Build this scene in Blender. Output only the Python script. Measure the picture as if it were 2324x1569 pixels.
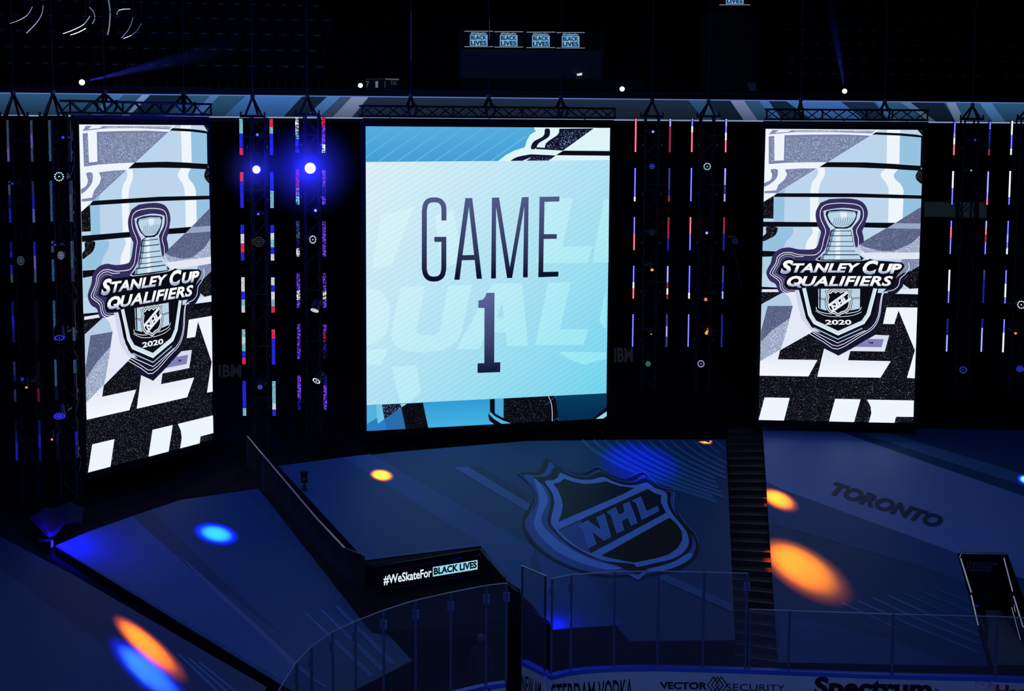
import bpy, bmesh, math, random
from mathutils import Vector, Matrix
from mathutils.geometry import tessellate_polygon
random.seed(7)
for o in list(bpy.data.objects): bpy.data.objects.remove(o)
SC = bpy.context.scene
COL = SC.collection

# ------------------------------------------------------------------ camera
IW, IH = 2324.0, 1569.0
F_PX, CX, CY, PITCH, ROLL = 3263.8, 1162.0, 614.8, 0.0995, 0.0064
CAM = Vector((0, 0, 13.0))
cp, sp, cr, sr = math.cos(PITCH), math.sin(PITCH), math.cos(ROLL), math.sin(ROLL)
right0, up0, fwd = Vector((1, 0, 0)), Vector((0, sp, cp)), Vector((0, cp, -sp))
right = right0 * cr + up0 * sr
upv = up0 * cr - right0 * sr
cd = bpy.data.cameras.new('camera'); cam = bpy.data.objects.new('camera', cd); COL.objects.link(cam)
cd.sensor_fit = 'HORIZONTAL'; cd.sensor_width = 36.0; cd.lens = 36.0 * F_PX / IW
cd.shift_y = (CY - IH / 2) / IW; cd.clip_start = 0.1; cd.clip_end = 400
cam.matrix_world = Matrix(((right.x, upv.x, -fwd.x, CAM.x), (right.y, upv.y, -fwd.y, CAM.y),
                           (right.z, upv.z, -fwd.z, CAM.z), (0, 0, 0, 1)))
SC.camera = cam
SC.view_settings.view_transform = 'Standard'; SC.view_settings.look = 'None'
SC.view_settings.gamma = 1.0; SC.view_settings.exposure = 0.0; SC.view_settings.use_curve_mapping = False

# ------------------------------------------------------------------ world and large lights
wd = bpy.data.worlds.new('dark_arena'); SC.world = wd; wd.use_nodes = True
wd.node_tree.nodes['Background'].inputs[0].default_value = (0.10, 0.22, 1.0, 1)
wd.node_tree.nodes['Background'].inputs[1].default_value = 0.0012

def aim(o, target):
    d = (Vector(target) - o.location).normalized()
    o.rotation_euler = d.to_track_quat('-Z', 'Y').to_euler()

def area(name, loc, target, sx, sy, col, power, spread=180):
    l = bpy.data.lights.new(name, 'AREA'); l.shape = 'RECTANGLE'; l.size = sx; l.size_y = sy
    l.color = col; l.energy = power; l.spread = math.radians(spread)
    o = bpy.data.objects.new(name, l); COL.objects.link(o); o.location = loc; aim(o, target); return o

def spot(name, loc, target, half_deg, col, power, blend=0.6, rad=0.04):
    l = bpy.data.lights.new(name, 'SPOT'); l.spot_size = math.radians(2 * half_deg); l.spot_blend = blend
    l.color = col; l.energy = power; l.shadow_soft_size = rad
    o = bpy.data.objects.new(name, l); COL.objects.link(o); o.location = loc; aim(o, target); return o

# added blue area light over the ice, unseen, for the arena's overall blue
area('overhead_fill', (2, 14, 29), (0, 34, 2), 26, 5, (0.12, 0.30, 1.0), 540)
# second added area light, unseen behind the camera, brightening the board faces
area('rear_fill', (0, -8, 27), (2, 30, 0), 30, 5, (0.18, 0.32, 1.0), 560, 60)

# ------------------------------------------------------------------ pixel -> place
def ray(px, py):
    return (right * (px - CX) - upv * (py - CY) + fwd * F_PX).normalized()
def at_z(px, py, z):
    d = ray(px, py); return CAM + d * ((z - CAM.z) / d.z)
def at_y(px, py, Y):
    d = ray(px, py); return CAM + d * ((Y - CAM.y) / d.y)
def on_plane(px, py, p0, n):
    d = ray(px, py); return CAM + d * ((p0 - CAM).dot(n) / d.dot(n))

# ------------------------------------------------------------------ materials
def lin(c):
    c = c / 255.0
    return c / 12.92 if c <= 0.04045 else ((c + 0.055) / 1.055) ** 2.4
def rgb(c): return (lin(c[0]), lin(c[1]), lin(c[2]), 1)
MATS = {}
def new_mat(name):
    m = bpy.data.materials.new(name); m.use_nodes = True; m.node_tree.nodes.clear()
    out = m.node_tree.nodes.new('ShaderNodeOutputMaterial'); return m, m.node_tree.nodes, m.node_tree.links, out
def emis(c, s=1.0):
    """a self-lit colour: LED pictures, lamps and parts given a glow"""
    k = ('e', c, s)
    if k not in MATS:
        m, n, l, out = new_mat('glow_colour'); e = n.new('ShaderNodeEmission')
        e.inputs[0].default_value = rgb(c); e.inputs[1].default_value = s; l.new(e.outputs[0], out.inputs[0]); MATS[k] = m
    return MATS[k]
def surf(name, c, rough=0.6, metal=0.0, spec=0.3, noise=0.0, nscale=30.0, bump=0.0):
    """plain surface with a little procedural grain; c is the surface's own colour, linear"""
    k = ('s', name)
    if k in MATS: return MATS[k]
    m, n, l, out = new_mat(name); b = n.new('ShaderNodeBsdfPrincipled'); l.new(b.outputs[0], out.inputs[0])
    b.inputs['Base Color'].default_value = (*c, 1); b.inputs['Roughness'].default_value = rough
    b.inputs['Metallic'].default_value = metal; b.inputs['Specular IOR Level'].default_value = spec
    if noise or bump:
        tc = n.new('ShaderNodeTexCoord'); t = n.new('ShaderNodeTexNoise'); t.inputs['Scale'].default_value = nscale
        t.inputs['Detail'].default_value = 4; l.new(tc.outputs['Object'], t.inputs['Vector'])
        if noise:
            r = n.new('ShaderNodeMapRange'); r.inputs['To Min'].default_value = 1 - noise; r.inputs['To Max'].default_value = 1 + noise
            mx = n.new('ShaderNodeMix'); mx.data_type = 'RGBA'; mx.blend_type = 'MULTIPLY'; mx.inputs[0].default_value = 1
            mx.inputs[6].default_value = (*c, 1); l.new(t.outputs[0], r.inputs[0]); l.new(r.outputs[0], mx.inputs[7])
            l.new(mx.outputs[2], b.inputs['Base Color'])
        if bump:
            bp = n.new('ShaderNodeBump'); bp.inputs['Strength'].default_value = bump; bp.inputs['Distance'].default_value = 0.02
            l.new(t.outputs[0], bp.inputs['Height']); l.new(bp.outputs[0], b.inputs['Normal'])
    MATS[k] = m; return m
def glitter(key, base, spark, scale=46.0, thresh=0.62, soft=0.1):
    """LED picture of glitter: speckles on a base colour"""
    k = ('g', key)
    if k in MATS: return MATS[k]
    m, n, l, out = new_mat('led_glitter_' + key); e = n.new('ShaderNodeEmission'); l.new(e.outputs[0], out.inputs[0])
    tc = n.new('ShaderNodeTexCoord'); t = n.new('ShaderNodeTexNoise'); t.inputs['Scale'].default_value = scale; t.inputs['Detail'].default_value = 1
    l.new(tc.outputs['Object'], t.inputs['Vector'])
    r = n.new('ShaderNodeMapRange'); r.inputs['From Min'].default_value = thresh; r.inputs['From Max'].default_value = thresh + soft
    l.new(t.outputs[0], r.inputs[0])
    mx = n.new('ShaderNodeMix'); mx.data_type = 'RGBA'; mx.inputs[6].default_value = rgb(base); mx.inputs[7].default_value = rgb(spark)
    l.new(r.outputs[0], mx.inputs[0]); l.new(mx.outputs[2], e.inputs[0]); MATS[k] = m; return m
def gradient(key, c0, c1, axis, a, b, stripes=None):
    """LED picture with a colour ramp along an object axis (axis: vector), optional fine diagonal stripes"""
    k = ('r', key)
    if k in MATS: return MATS[k]
    m, n, l, out = new_mat('led_gradient_' + key); e = n.new('ShaderNodeEmission'); l.new(e.outputs[0], out.inputs[0])
    tc = n.new('ShaderNodeTexCoord'); d = n.new('ShaderNodeVectorMath'); d.operation = 'DOT_PRODUCT'
    d.inputs[1].default_value = axis; l.new(tc.outputs['Object'], d.inputs[0])
    r = n.new('ShaderNodeMapRange'); r.inputs['From Min'].default_value = a; r.inputs['From Max'].default_value = b
    l.new(d.outputs['Value'], r.inputs[0])
    mx = n.new('ShaderNodeMix'); mx.data_type = 'RGBA'; mx.inputs[6].default_value = rgb(c0); mx.inputs[7].default_value = rgb(c1)
    l.new(r.outputs[0], mx.inputs[0]); src = mx.outputs[2]
    if stripes:
        ax, freq, amt = stripes
        d2 = n.new('ShaderNodeVectorMath'); d2.operation = 'DOT_PRODUCT'; d2.inputs[1].default_value = ax; l.new(tc.outputs['Object'], d2.inputs[0])
        mu = n.new('ShaderNodeMath'); mu.operation = 'MULTIPLY'; mu.inputs[1].default_value = freq; l.new(d2.outputs['Value'], mu.inputs[0])
        si = n.new('ShaderNodeMath'); si.operation = 'SINE'; l.new(mu.outputs[0], si.inputs[0])
        rr = n.new('ShaderNodeMapRange'); rr.inputs['From Min'].default_value = -1; rr.inputs['To Min'].default_value = 1 - amt; rr.inputs['To Max'].default_value = 1 + amt
        l.new(si.outputs[0], rr.inputs[0])
        m2 = n.new('ShaderNodeMix'); m2.data_type = 'RGBA'; m2.blend_type = 'MULTIPLY'; m2.inputs[0].default_value = 1
        l.new(src, m2.inputs[6]); l.new(rr.outputs[0], m2.inputs[7]); src = m2.outputs[2]
    l.new(src, e.inputs[0]); MATS[k] = m; return m
def led_pixels():
    if 'px' in MATS: return MATS['px']
    m, n, l, out = new_mat('led_pixels'); e = n.new('ShaderNodeEmission'); a = n.new('ShaderNodeAttribute'); a.attribute_name = 'Col'
    l.new(a.outputs['Color'], e.inputs[0]); l.new(a.outputs['Alpha'], e.inputs[1]); l.new(e.outputs[0], out.inputs[0]); MATS['px'] = m; return m
def glass_mat(key='glass', k=0.085):
    if key in MATS: return MATS[key]
    m, n, l, out = new_mat('rink_glass'); t = n.new('ShaderNodeBsdfTransparent'); t.inputs[0].default_value = (0.86, 0.88, 0.93, 1)
    g = n.new('ShaderNodeBsdfGlossy'); g.inputs['Roughness'].default_value = 0.25; g.inputs[0].default_value = (0.8, 0.9, 1, 1)
    d = n.new('ShaderNodeBsdfDiffuse'); d.inputs[0].default_value = (0.55, 0.58, 0.68, 1)
    m1 = n.new('ShaderNodeMixShader'); m1.inputs[0].default_value = 0.4; l.new(d.outputs[0], m1.inputs[1]); l.new(g.outputs[0], m1.inputs[2])
    m2 = n.new('ShaderNodeMixShader'); m2.inputs[0].default_value = k; l.new(t.outputs[0], m2.inputs[1]); l.new(m1.outputs[0], m2.inputs[2])
    l.new(m2.outputs[0], out.inputs[0]); MATS[key] = m; return m

BLACK = surf('black_metal', (0.010, 0.010, 0.012), 0.45, 0.0, 0.35, 0.3, 20)
DRAPE = surf('black_cloth', (0.006, 0.006, 0.008), 0.9, 0.0, 0.1, 0.4, 8)
CONC = surf('dark_concrete', (0.010, 0.009, 0.009), 0.85, 0.0, 0.15, 0.4, 3)
STEEL = surf('dull_steel', (0.30, 0.31, 0.34), 0.35, 1.0, 0.5, 0.2, 40)
RAILM = surf('rail_metal', (0.10, 0.10, 0.11), 0.4, 1.0, 0.5)
CHROME = surf('chrome_rail', (0.62, 0.64, 0.70), 0.22, 1.0, 0.5)
STEP = surf('step_rubber', (0.034, 0.026, 0.022), 0.8, 0, 0.2, 0.3, 12)
NOSE = surf('step_nosing', (0.15, 0.115, 0.09), 0.6, 0, 0.3, 0.3, 15)
CARPET = surf('aisle_carpet', (0.20, 0.15, 0.12), 0.95, 0, 0.1, 0.5, 18)
SEATM = surf('seat_plastic', (0.006, 0.006, 0.008), 0.5, 0, 0.4, 0.2, 10)
GLINTM = surf('seat_glint', (0.55, 0.58, 0.60), 0.35, 0.2, 0.5)  # pale plate stands in for the glint on each seat back
WHITEB = surf('dasher_white', (0.52, 0.55, 0.62), 0.4, 0, 0.4, 0.08, 3)
BLUEB = surf('dasher_blue_cap', (0.05, 0.12, 0.62), 0.4, 0, 0.5)
INK = surf('board_ink', (0.012, 0.012, 0.02), 0.5)
REDINK = surf('board_red_ink', (0.50, 0.02, 0.04), 0.5)
BLUEINK = surf('board_blue_ink', (0.05, 0.12, 0.5), 0.5)
GREENF = surf('portal_floor', (0.16, 0.19, 0.15), 0.7, 0, 0.2, 0.4, 6)

# ------------------------------------------------------------------ object helpers
def obj(name, me, parent=None, mats=None, **props):
    o = bpy.data.objects.new(name, me); COL.objects.link(o)
    if me is not None and mats:
        if not isinstance(mats, (list, tuple)): mats = [mats]
        if len(me.materials) == 0:
            for m in mats: me.materials.append(m)
    if parent: o.parent = parent
    for k, v in props.items():
        if v is not None: o[k] = v
    return o
def thing(name, loc, label, category, group=None, rot=None):
    o = obj(name, None, None, None, label=label, category=category, group=group)
    o.location = loc; o.empty_display_size = 0.2
    if rot: o.rotation_euler = rot
    bpy.context.view_layer.update(); return o
def keep(o, parent):
    """parent without moving: vertices are already in world space"""
    o.parent = parent; o.matrix_parent_inverse = parent.matrix_world.inverted(); return o

class MB:
    """collects shapes for one mesh; world coordinates"""
    def __init__(s): s.v = []; s.f = []; s.mi = []; s.mats = []
    def slot(s, m):
        if m not in s.mats: s.mats.append(m)
        return s.mats.index(m)
    def add(s, vs, fs, m):
        b = len(s.v); s.v += [tuple(p) for p in vs]; k = s.slot(m)
        for f in fs: s.f.append([i + b for i in f]); s.mi.append(k)
    def box(s, c, size, m, rot=None):
        c = Vector(c); hx, hy, hz = size[0] / 2, size[1] / 2, size[2] / 2
        vs = [Vector((x, y, z)) for x in (-hx, hx) for y in (-hy, hy) for z in (-hz, hz)]
        if rot is not None: vs = [rot @ v for v in vs]
        s.add([v + c for v in vs], [(0, 1, 3, 2), (4, 6, 7, 5), (0, 4, 5, 1), (2, 3, 7, 6), (0, 2, 6, 4), (1, 5, 7, 3)], m)
    def beam(s, a, b, w, m, h=None):
        a, b = Vector(a), Vector(b); d = (b - a); L = d.length
        if L < 1e-6: return
        s.box((a + b) / 2, (w, h or w, L), m, d.to_track_quat('Z', 'Y').to_matrix())
    def tube(s, pts, r, m, n=6):
        pts = [Vector(p) for p in pts]; vs = []; fs = []
        for i, p in enumerate(pts):
            d = (pts[min(i + 1, len(pts) - 1)] - pts[max(i - 1, 0)]).normalized()
            q = d.to_track_quat('Z', 'Y')
            for k in range(n):
                a = 2 * math.pi * k / n; vs.append(p + q @ Vector((r * math.cos(a), r * math.sin(a), 0)))
        for i in range(len(pts) - 1):
            for k in range(n):
                fs.append((i * n + k, i * n + (k + 1) % n, (i + 1) * n + (k + 1) % n, (i + 1) * n + k))
        fs.append(tuple(range(n - 1, -1, -1))); fs.append(tuple(range((len(pts) - 1) * n, len(pts) * n)))
        s.add(vs, fs, m)
    def disc(s, c, nrm, r0, r1, depth, m, n=16):
        """frustum from c along nrm"""
        c = Vector(c); q = Vector(nrm).to_track_quat('Z', 'Y'); vs = []
        for z, r in ((0, r0), (depth, r1)):
            for k in range(n):
                a = 2 * math.pi * k / n; vs.append(c + q @ Vector((r * math.cos(a), r * math.sin(a), z)))
        fs = [(k, (k + 1) % n, n + (k + 1) % n, n + k) for k in range(n)] + [tuple(range(n - 1, -1, -1)), tuple(range(n, 2 * n))]
        s.add(vs, fs, m)
    def prism(s, poly, off, m):
        """polygon (3-D points) pushed along vector off"""
        poly = [Vector(p) for p in poly]; n = len(poly); off = Vector(off)
        tris = tessellate_polygon([poly])
        fs = [tuple(t) for t in tris] + [tuple(i + n for i in reversed(t)) for t in tris]
        fs += [(i, (i + 1) % n, n + (i + 1) % n, n + i) for i in range(n)]
        s.add(poly + [p + off for p in poly], fs, m)
    def mesh(s, name):
        me = bpy.data.meshes.new(name); me.from_pydata(s.v, [], s.f)
        for m in s.mats: me.materials.append(m)
        me.polygons.foreach_set('material_index', s.mi); me.update(); return me
    def build(s, name, parent=None, **props):
        o = obj(name, s.mesh(name), None, None, **props)
        if parent: keep(o, parent)
        return o

# ------------------------------------------------------------------ flat artwork in pixel coordinates
def T(o, s, pts): return [(o[0] + x / s, o[1] + y / s) for x, y in pts]
def smooth(pts, n=4, closed=False):
    out = []; N = len(pts)
    rng = range(N) if closed else range(N - 1)
    for i in rng:
        g = (lambda k: pts[k % N]) if closed else (lambda k: pts[max(0, min(N - 1, k))])
        p0, p1, p2, p3 = g(i - 1), g(i), g(i + 1), g(i + 2)
        for j in range(n):
            t = j / n; r = []
            for a in (0, 1):
                r.append(0.5 * (2 * p1[a] + (p2[a] - p0[a]) * t + (2 * p0[a] - 5 * p1[a] + 4 * p2[a] - p3[a]) * t * t + (3 * p1[a] - p0[a] - 3 * p2[a] + p3[a]) * t ** 3))
            out.append(tuple(r))
    if not closed: out.append(pts[-1])
    return out
def stroke_quads(pts, w, closed=False):
    """quads along a polyline"""
    N = len(pts); L = []; R = []
    for i in range(N):
        a = pts[i - 1] if (i > 0 or closed) else pts[i]; b = pts[(i + 1) % N] if (i < N - 1 or closed) else pts[i]
        p = pts[i]
        def nr(u, v):
            d = Vector((v[0] - u[0], v[1] - u[1]))
            return Vector((-d.y, d.x)).normalized() if d.length > 1e-9 else None
        n1, n2 = nr(a, p), nr(p, b)
        if n1 is None: n1 = n2
        if n2 is None: n2 = n1
        m = (n1 + n2); m = m.normalized() if m.length > 1e-6 else n1
        k = min(2.0, 1 / max(0.3, m.dot(n1))) * w / 2
        L.append((p[0] + m.x * k, p[1] + m.y * k)); R.append((p[0] - m.x * k, p[1] - m.y * k))
    qs = []
    for i in range(N if closed else N - 1):
        j = (i + 1) % N; qs.append([L[i], L[j], R[j], R[i]])
    return qs
_TX = {}
def text2d(s, bold=0.0, shear=0.0, space=1.0):
    k = (s, bold, shear, space)
    if k in _TX: return _TX[k]
    c = bpy.data.curves.new('txt', 'FONT'); c.body = s; c.offset = bold; c.shear = shear; c.space_character = space
    c.resolution_u = 3; c.fill_mode = 'FRONT'
    o = bpy.data.objects.new('txt', c); COL.objects.link(o); bpy.context.view_layer.update()
    dg = bpy.context.evaluated_depsgraph_get(); me = bpy.data.meshes.new_from_object(o.evaluated_get(dg))
    vs = [(v.co.x, v.co.y) for v in me.vertices]; fs = [tuple(p.vertices) for p in me.polygons]
    bpy.data.objects.remove(o); bpy.data.curves.remove(c); bpy.data.meshes.remove(me)
    x0 = min(v[0] for v in vs); x1 = max(v[0] for v in vs); y0 = min(v[1] for v in vs); y1 = max(v[1] for v in vs)
    vs = [((x - x0) / (x1 - x0), (y - y0) / (y1 - y0)) for x, y in vs]
    _TX[k] = (vs, fs); return _TX[k]
def homography(src, dst):
    A = []; B = []
    for (x, y), (u, v) in zip(src, dst):
        A.append([x, y, 1, 0, 0, 0, -u * x, -u * y]); B.append(u)
        A.append([0, 0, 0, x, y, 1, -v * x, -v * y]); B.append(v)
    n = 8
    M = [r + [b] for r, b in zip(A, B)]
    for i in range(n):
        p = max(range(i, n), key=lambda r: abs(M[r][i])); M[i], M[p] = M[p], M[i]
        M[i] = [x / M[i][i] for x in M[i]]
        for r in range(n):
            if r != i and M[r][i]: q = M[r][i]; M[r] = [a - q * b for a, b in zip(M[r], M[i])]
    h = [M[i][n] for i in range(n)]
    def f(p):
        w = h[6] * p[0] + h[7] * p[1] + 1
        return ((h[0] * p[0] + h[1] * p[1] + h[2]) / w, (h[3] * p[0] + h[4] * p[1] + h[5]) / w)
    return f
class Art:
    """layers of flat print; items are 2-D and are placed on a surface by place(x, y, layer)"""
    def __init__(s): s.items = []; s.k = 0
    def poly(s, pts, m, holes=None):
        s.k += 1; loops = [pts] + (holes or [])
        flat = [p for L in loops for p in L]
        tr = tessellate_polygon([[Vector((p[0], p[1], 0)) for p in L] for L in loops])
        s.items.append((flat, [tuple(t) for t in tr], m, s.k)); return s
    def line(s, pts, w, m, closed=False):
        s.k += 1
        for q in stroke_quads(pts, w, closed): s.items.append((q, [(0, 1, 2, 3)], m, s.k))
        return s
    def text(s, t, quad, m, bold=0.0, shear=0.0, space=1.0):
        """quad TL, TR, BR, BL"""
        s.k += 1; vs, fs = text2d(t, bold, shear, space)
        h = homography([(0, 1), (1, 1), (1, 0), (0, 0)], quad)
        s.items.append(([h(v) for v in vs], fs, m, s.k)); return s
    def build(s, name, place, parent, **props):
        mb = MB()
        for pts, fs, m, k in s.items: mb.add([place(p[0], p[1], k) for p in pts], fs, m)
        return mb.build(name, parent, **props)

# ================================================================== SETTING
def plane3(a, b, c):
    n = (b - a).cross(c - a).normalized()
    if n.z < 0: n = -n
    return a, n
PL3 = plane3(at_z(1648, 998, 4.0), at_z(630, 1058, 4.0), at_z(1668, 1453, 1.5))
PL4 = plane3(at_z(1730, 966, 4.2), at_z(2324, 972, 4.2), at_z(1765, 1510, 1.2))
PL2 = plane3(at_z(585, 1110, 3.4), at_z(125, 1240, 3.4), at_z(935, 1500, 1.2))
_a, _b = at_z(0, 1218, 3.9), at_z(600, 1569, 1.7)
_d = (_b - _a); _h = Vector((-_d.y, _d.x, 0)).normalized()
PL1 = plane3(_a, _b, _a + _h * 3)

mb = MB(); mb.box((0, 15, -0.15), (60, 80, 0.3), CONC); mb.build('floor', kind='structure')
# lower seating bowl under the tarps: one sloped slab per section
def bowl_slab(PL, c, along, w, up, down, drop):
    p0, n = PL; g = Vector((n.x, n.y, 0)).normalized()      # downhill
    s = Vector((-g.y, g.x, 0)); o = on_plane(c[0], c[1], p0, n)
    sl = -math.tan(math.acos(n.z))
    def P(a, b): q = o + s * a + g * b; q.z = o.z + sl * b; return q + Vector((0, 0, -drop))
    m = MB(); m.prism([P(-w, -up), P(w, -up), P(w, down), P(-w, down)], (0, 0, -0.3), CONC)
    return m
bowl = thing('seating_bowl', (0, 36, 2), None, None); bowl['kind'] = 'structure'
for PL, c, w, up, dn in ((PL1, (0, 1218), 9, 6, 6.5), (PL2, (380, 1150), 5.5, 6.5, 6.2), (PL3, (1150, 1010), 9.5, 6, 6.9), (PL4, (1950, 970), 9, 6, 9.5)):
    dp = 2.5 if PL is PL4 else 0.62
    bowl_slab(PL, c, None, w, up, dn, dp).build('bowl_section', bowl)

# back wall under the ribbon display, and the deck of the upper bowl
RB0, RB1 = Vector((-24.0, 42.06, 0)), Vector((30.0, 51.10, 0))
rdir = (RB1 - RB0).normalized(); rnrm = Vector((rdir.y, -rdir.x, 0))     # towards the rink
def rib(px, py):
    return on_plane(px, py, RB0, rnrm)
mb = MB(); a, b = RB0 - rnrm * 0.6, RB1 - rnrm * 0.6
mb.prism([a, b, b + Vector((0, 0, 13.9)), a + Vector((0, 0, 13.9))], -rnrm * 0.3, DRAPE)
mb.build('wall_back', kind='structure')
# upper bowl risers
ROW_D, ROW_H, NROW, Z0, B0 = 0.86, 0.575, 9, 14.15, 3.0
mb = MB()
for k in range(NROW + 3):
    a, b = RB0 - rnrm * (0.6 + B0 * 0 + k * ROW_D) - rdir * 6, RB1 - rnrm * (0.6 + k * ROW_D) + rdir * 6
    if k < 3: z = 13.75
    else: z = Z0 + (k - 3) * ROW_H
    mb.prism([a + Vector((0, 0, z - 1.2)), b + Vector((0, 0, z - 1.2)), b + Vector((0, 0, z)), a + Vector((0, 0, z))], -rnrm * (ROW_D + 0.02), CONC)
mb.build('upper_bowl', kind='structure')
mb = MB(); a, b = RB0 - rnrm * 12 - rdir * 8, RB1 - rnrm * 12 + rdir * 8
mb.prism([a, b, b + Vector((0, 0, 32)), a + Vector((0, 0, 32))], -rnrm * 0.3, DRAPE)
mb.build('wall_rear', kind='structure')
mb = MB(); mb.box((0, 26, 32.1), (80, 80, 0.3), DRAPE); mb.build('ceiling', kind='structure')
CEIL = 31.9

# ================================================================== ribbon display
rb = thing('ribbon_display', rib(1162, 250), 'long narrow LED ribbon board with slanted blue stripes behind the trusses', 'display')
ZT, ZB = rib(1162, 221.5).z, rib(1162, 272).z
mb = MB(); p, q = rib(-420, 240), rib(2900, 240)
for pt in (p, q): pt.z = 0
mb.prism([p + Vector((0, 0, ZB - .12)), q + Vector((0, 0, ZB - .12)), q + Vector((0, 0, ZT + .15)), p + Vector((0, 0, ZT + .15))], -rnrm * 0.5, BLACK)
mb.build('housing', rb)
def ribline(x, t):         # x pixel column, t 0 top .. 1 bottom
    r = rib(x, 245); r.z = ZT + (ZB - ZT) * t; return r
art = Art()
def band(x0, x1, x2, x3, c, t0=0, t1=1): art.poly([(x0, t0), (x1, t0), (x3, t1), (x2, t1)], c)
RS = lambda key, c0, c1: gradient('rib' + key, c0, c1, (0, 0, 1), ZB, ZT, ((0.75, 0, 1), 150.0, 0.16))
art.poly([(-415, 0), (2895, 0), (2895, 1), (-415, 1)], RS('a', (24, 44, 66), (42, 82, 118)))
for x0, x1, x2, x3, c in ((255, 283, 205, 232, (62, 112, 165)), (325, 343, 272, 290, (112, 145, 190)), (345, 430, 292, 372, (18, 36, 60)),
                          (480, 500, 430, 450, (74, 116, 172)), (560, 688, 505, 640, (58, 108, 178)), (688, 745, 640, 690, (20, 36, 60)), (745, 775, 690, 722, (74, 118, 182)),
                          (780, 800, 728, 752, (58, 78, 112)), (800, 838, 752, 795, (124, 138, 176)), (838, 1560, 800, 1600, (30, 44, 66)),
                          (1600, 1655, 1640, 1690, (18, 34, 54)), (1655, 1686, 1690, 1722, (112, 126, 165)), (1720, 1742, 1760, 1778, (60, 105, 170)), (1742, 1780, 1778, 1850, (18, 34, 58)),
                          (1780, 1905, 1850, 1968, (58, 104, 172)), (1905, 1980, 1968, 2020, (22, 42, 70)), (1985, 2002, 2022, 2042, (64, 108, 168)), (2040, 2062, 2110, 2128, (82, 112, 150)),
                          (2062, 2140, 2128, 2170, (16, 32, 52)), (2145, 2166, 2170, 2192, (112, 132, 165)), (2220, 2248, 2256, 2284, (72, 118, 172))):
    band(x0, x1, x2, x3, RS(str(c), tuple(int(v * .62) for v in c), c))
art.poly([(-415, 0), (2895, 0), (2895, .045), (-415, .045)], emis((92, 116, 190)))
art.poly([(-415, .945), (2895, .945), (2895, 1), (-415, 1)], emis((140, 158, 190)))
art.build('display_image', lambda x, t, k: ribline(x, t) + rnrm * (0.002 + 0.0015 * k), rb)
# dark ledge and rail on top of the ribbon
mb = MB(); p, q = ribline(-420, 0), ribline(2900, 0)
mb.prism([p + Vector((0, 0, .16)), q + Vector((0, 0, .16)), q + Vector((0, 0, .22)), p + Vector((0, 0, .22))], -rnrm * 0.5, surf('ledge', (0.035, 0.035, 0.045), .6))
mb.build('trim_1', kind='structure')

# ================================================================== video screens
SCREENS = {}
def screen(key, x, y, z, th, w, label):
    ax = Vector((math.cos(th), math.sin(th), 0)); nrm = Vector((math.sin(th), -math.cos(th), 0)); tl = Vector((x, y, z + 13.0))
    t = thing('video_screen', tl + ax * w / 2 - Vector((0, 0, 8.5)), label, 'screen')
    m = MB(); e = 0.30
    P = lambda u, v, d=0: tl + ax * u - Vector((0, 0, v)) + nrm * d
    m.prism([P(-.09, -.10, -.012), P(w + .10, -.10, -.012), P(w + .10, 8.5 + .22, -.012), P(-.09, 8.5 + .22, -.012)], -nrm * 0.3, DRAPE)
    m.build('cabinet', t)
    # cabinet feet / header bar the wall hangs from
    m = MB(); m.beam(P(-.05, -.17, -.15), P(w + .15, -.17, -.15), .12, BLACK); m.build('header_bar', t)
    SCREENS[key] = (t, tl, ax, nrm, w); return t
HS = 8.5
screen('L', -10.3954, 34.598, 0.0, 1.0342, 4.475, 'tall LED screen nearest the left edge, set at an angle, showing a silver trophy crest')
screen('M', -4.0454, 39.6825, 0.0, 0.2839, 7.1292, 'large pale cyan LED screen in the centre reading GAME 1')
screen('R', 7.2571, 41.5464, 0.0, -0.0652, 4.475, 'tall LED screen on the right facing straight out, showing a silver trophy crest')
def screen_place(key, px_corners):
    t, tl, ax, nrm, w = SCREENS[key]
    h = homography(px_corners, [(0, 0), (1, 0), (1, 1), (0, 1)])
    def f(x, y, k):
        u, v = h((x, y)); u = min(1, max(0, u)); v = min(1, max(0, v))
        return tl + ax * (u * w) - Vector((0, 0, v * HS)) + nrm * (0.0007 * k)
    return f

# ------------------------------------------------------------------ crest picture of the two tall screens (traced on the right-hand one)
RC = [(1737.5, 289.5), (2098, 293), (2077, 958), (1721, 951)]
zt, zb = 13.0, 4.5
def A_(p): return T((1700, 220), 3.724, p)
def B_(p): return T((1700, 600), 3.724, p)
def C_(p): return T((1720, 430), 3.924, p)
WHT, PALE, LIGHT, DEEP = emis((238, 245, 252)), emis((201, 220, 240)), emis((188, 213, 236)), emis((150, 194, 226))
BLK, NAVY, INDIGO, LILAC = emis((10, 12, 22)), emis((20, 20, 48)), emis((52, 45, 92)), emis((226, 230, 246))
GBLK = glitter('black', (12, 13, 20), (120, 120, 135), 40.0, .63, .09)
GGREY = glitter('grey', (112, 124, 158), (186, 198, 224), 38.0, .50, .20)
GDARK = glitter('slate', (84, 93, 126), (132, 143, 174), 38.0, .52, .2)
GPALE = glitter('pale', (140, 155, 186), (215, 223, 240), 38.0, .48, .2)
a = Art()
a.poly(RC, GBLK)
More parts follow.
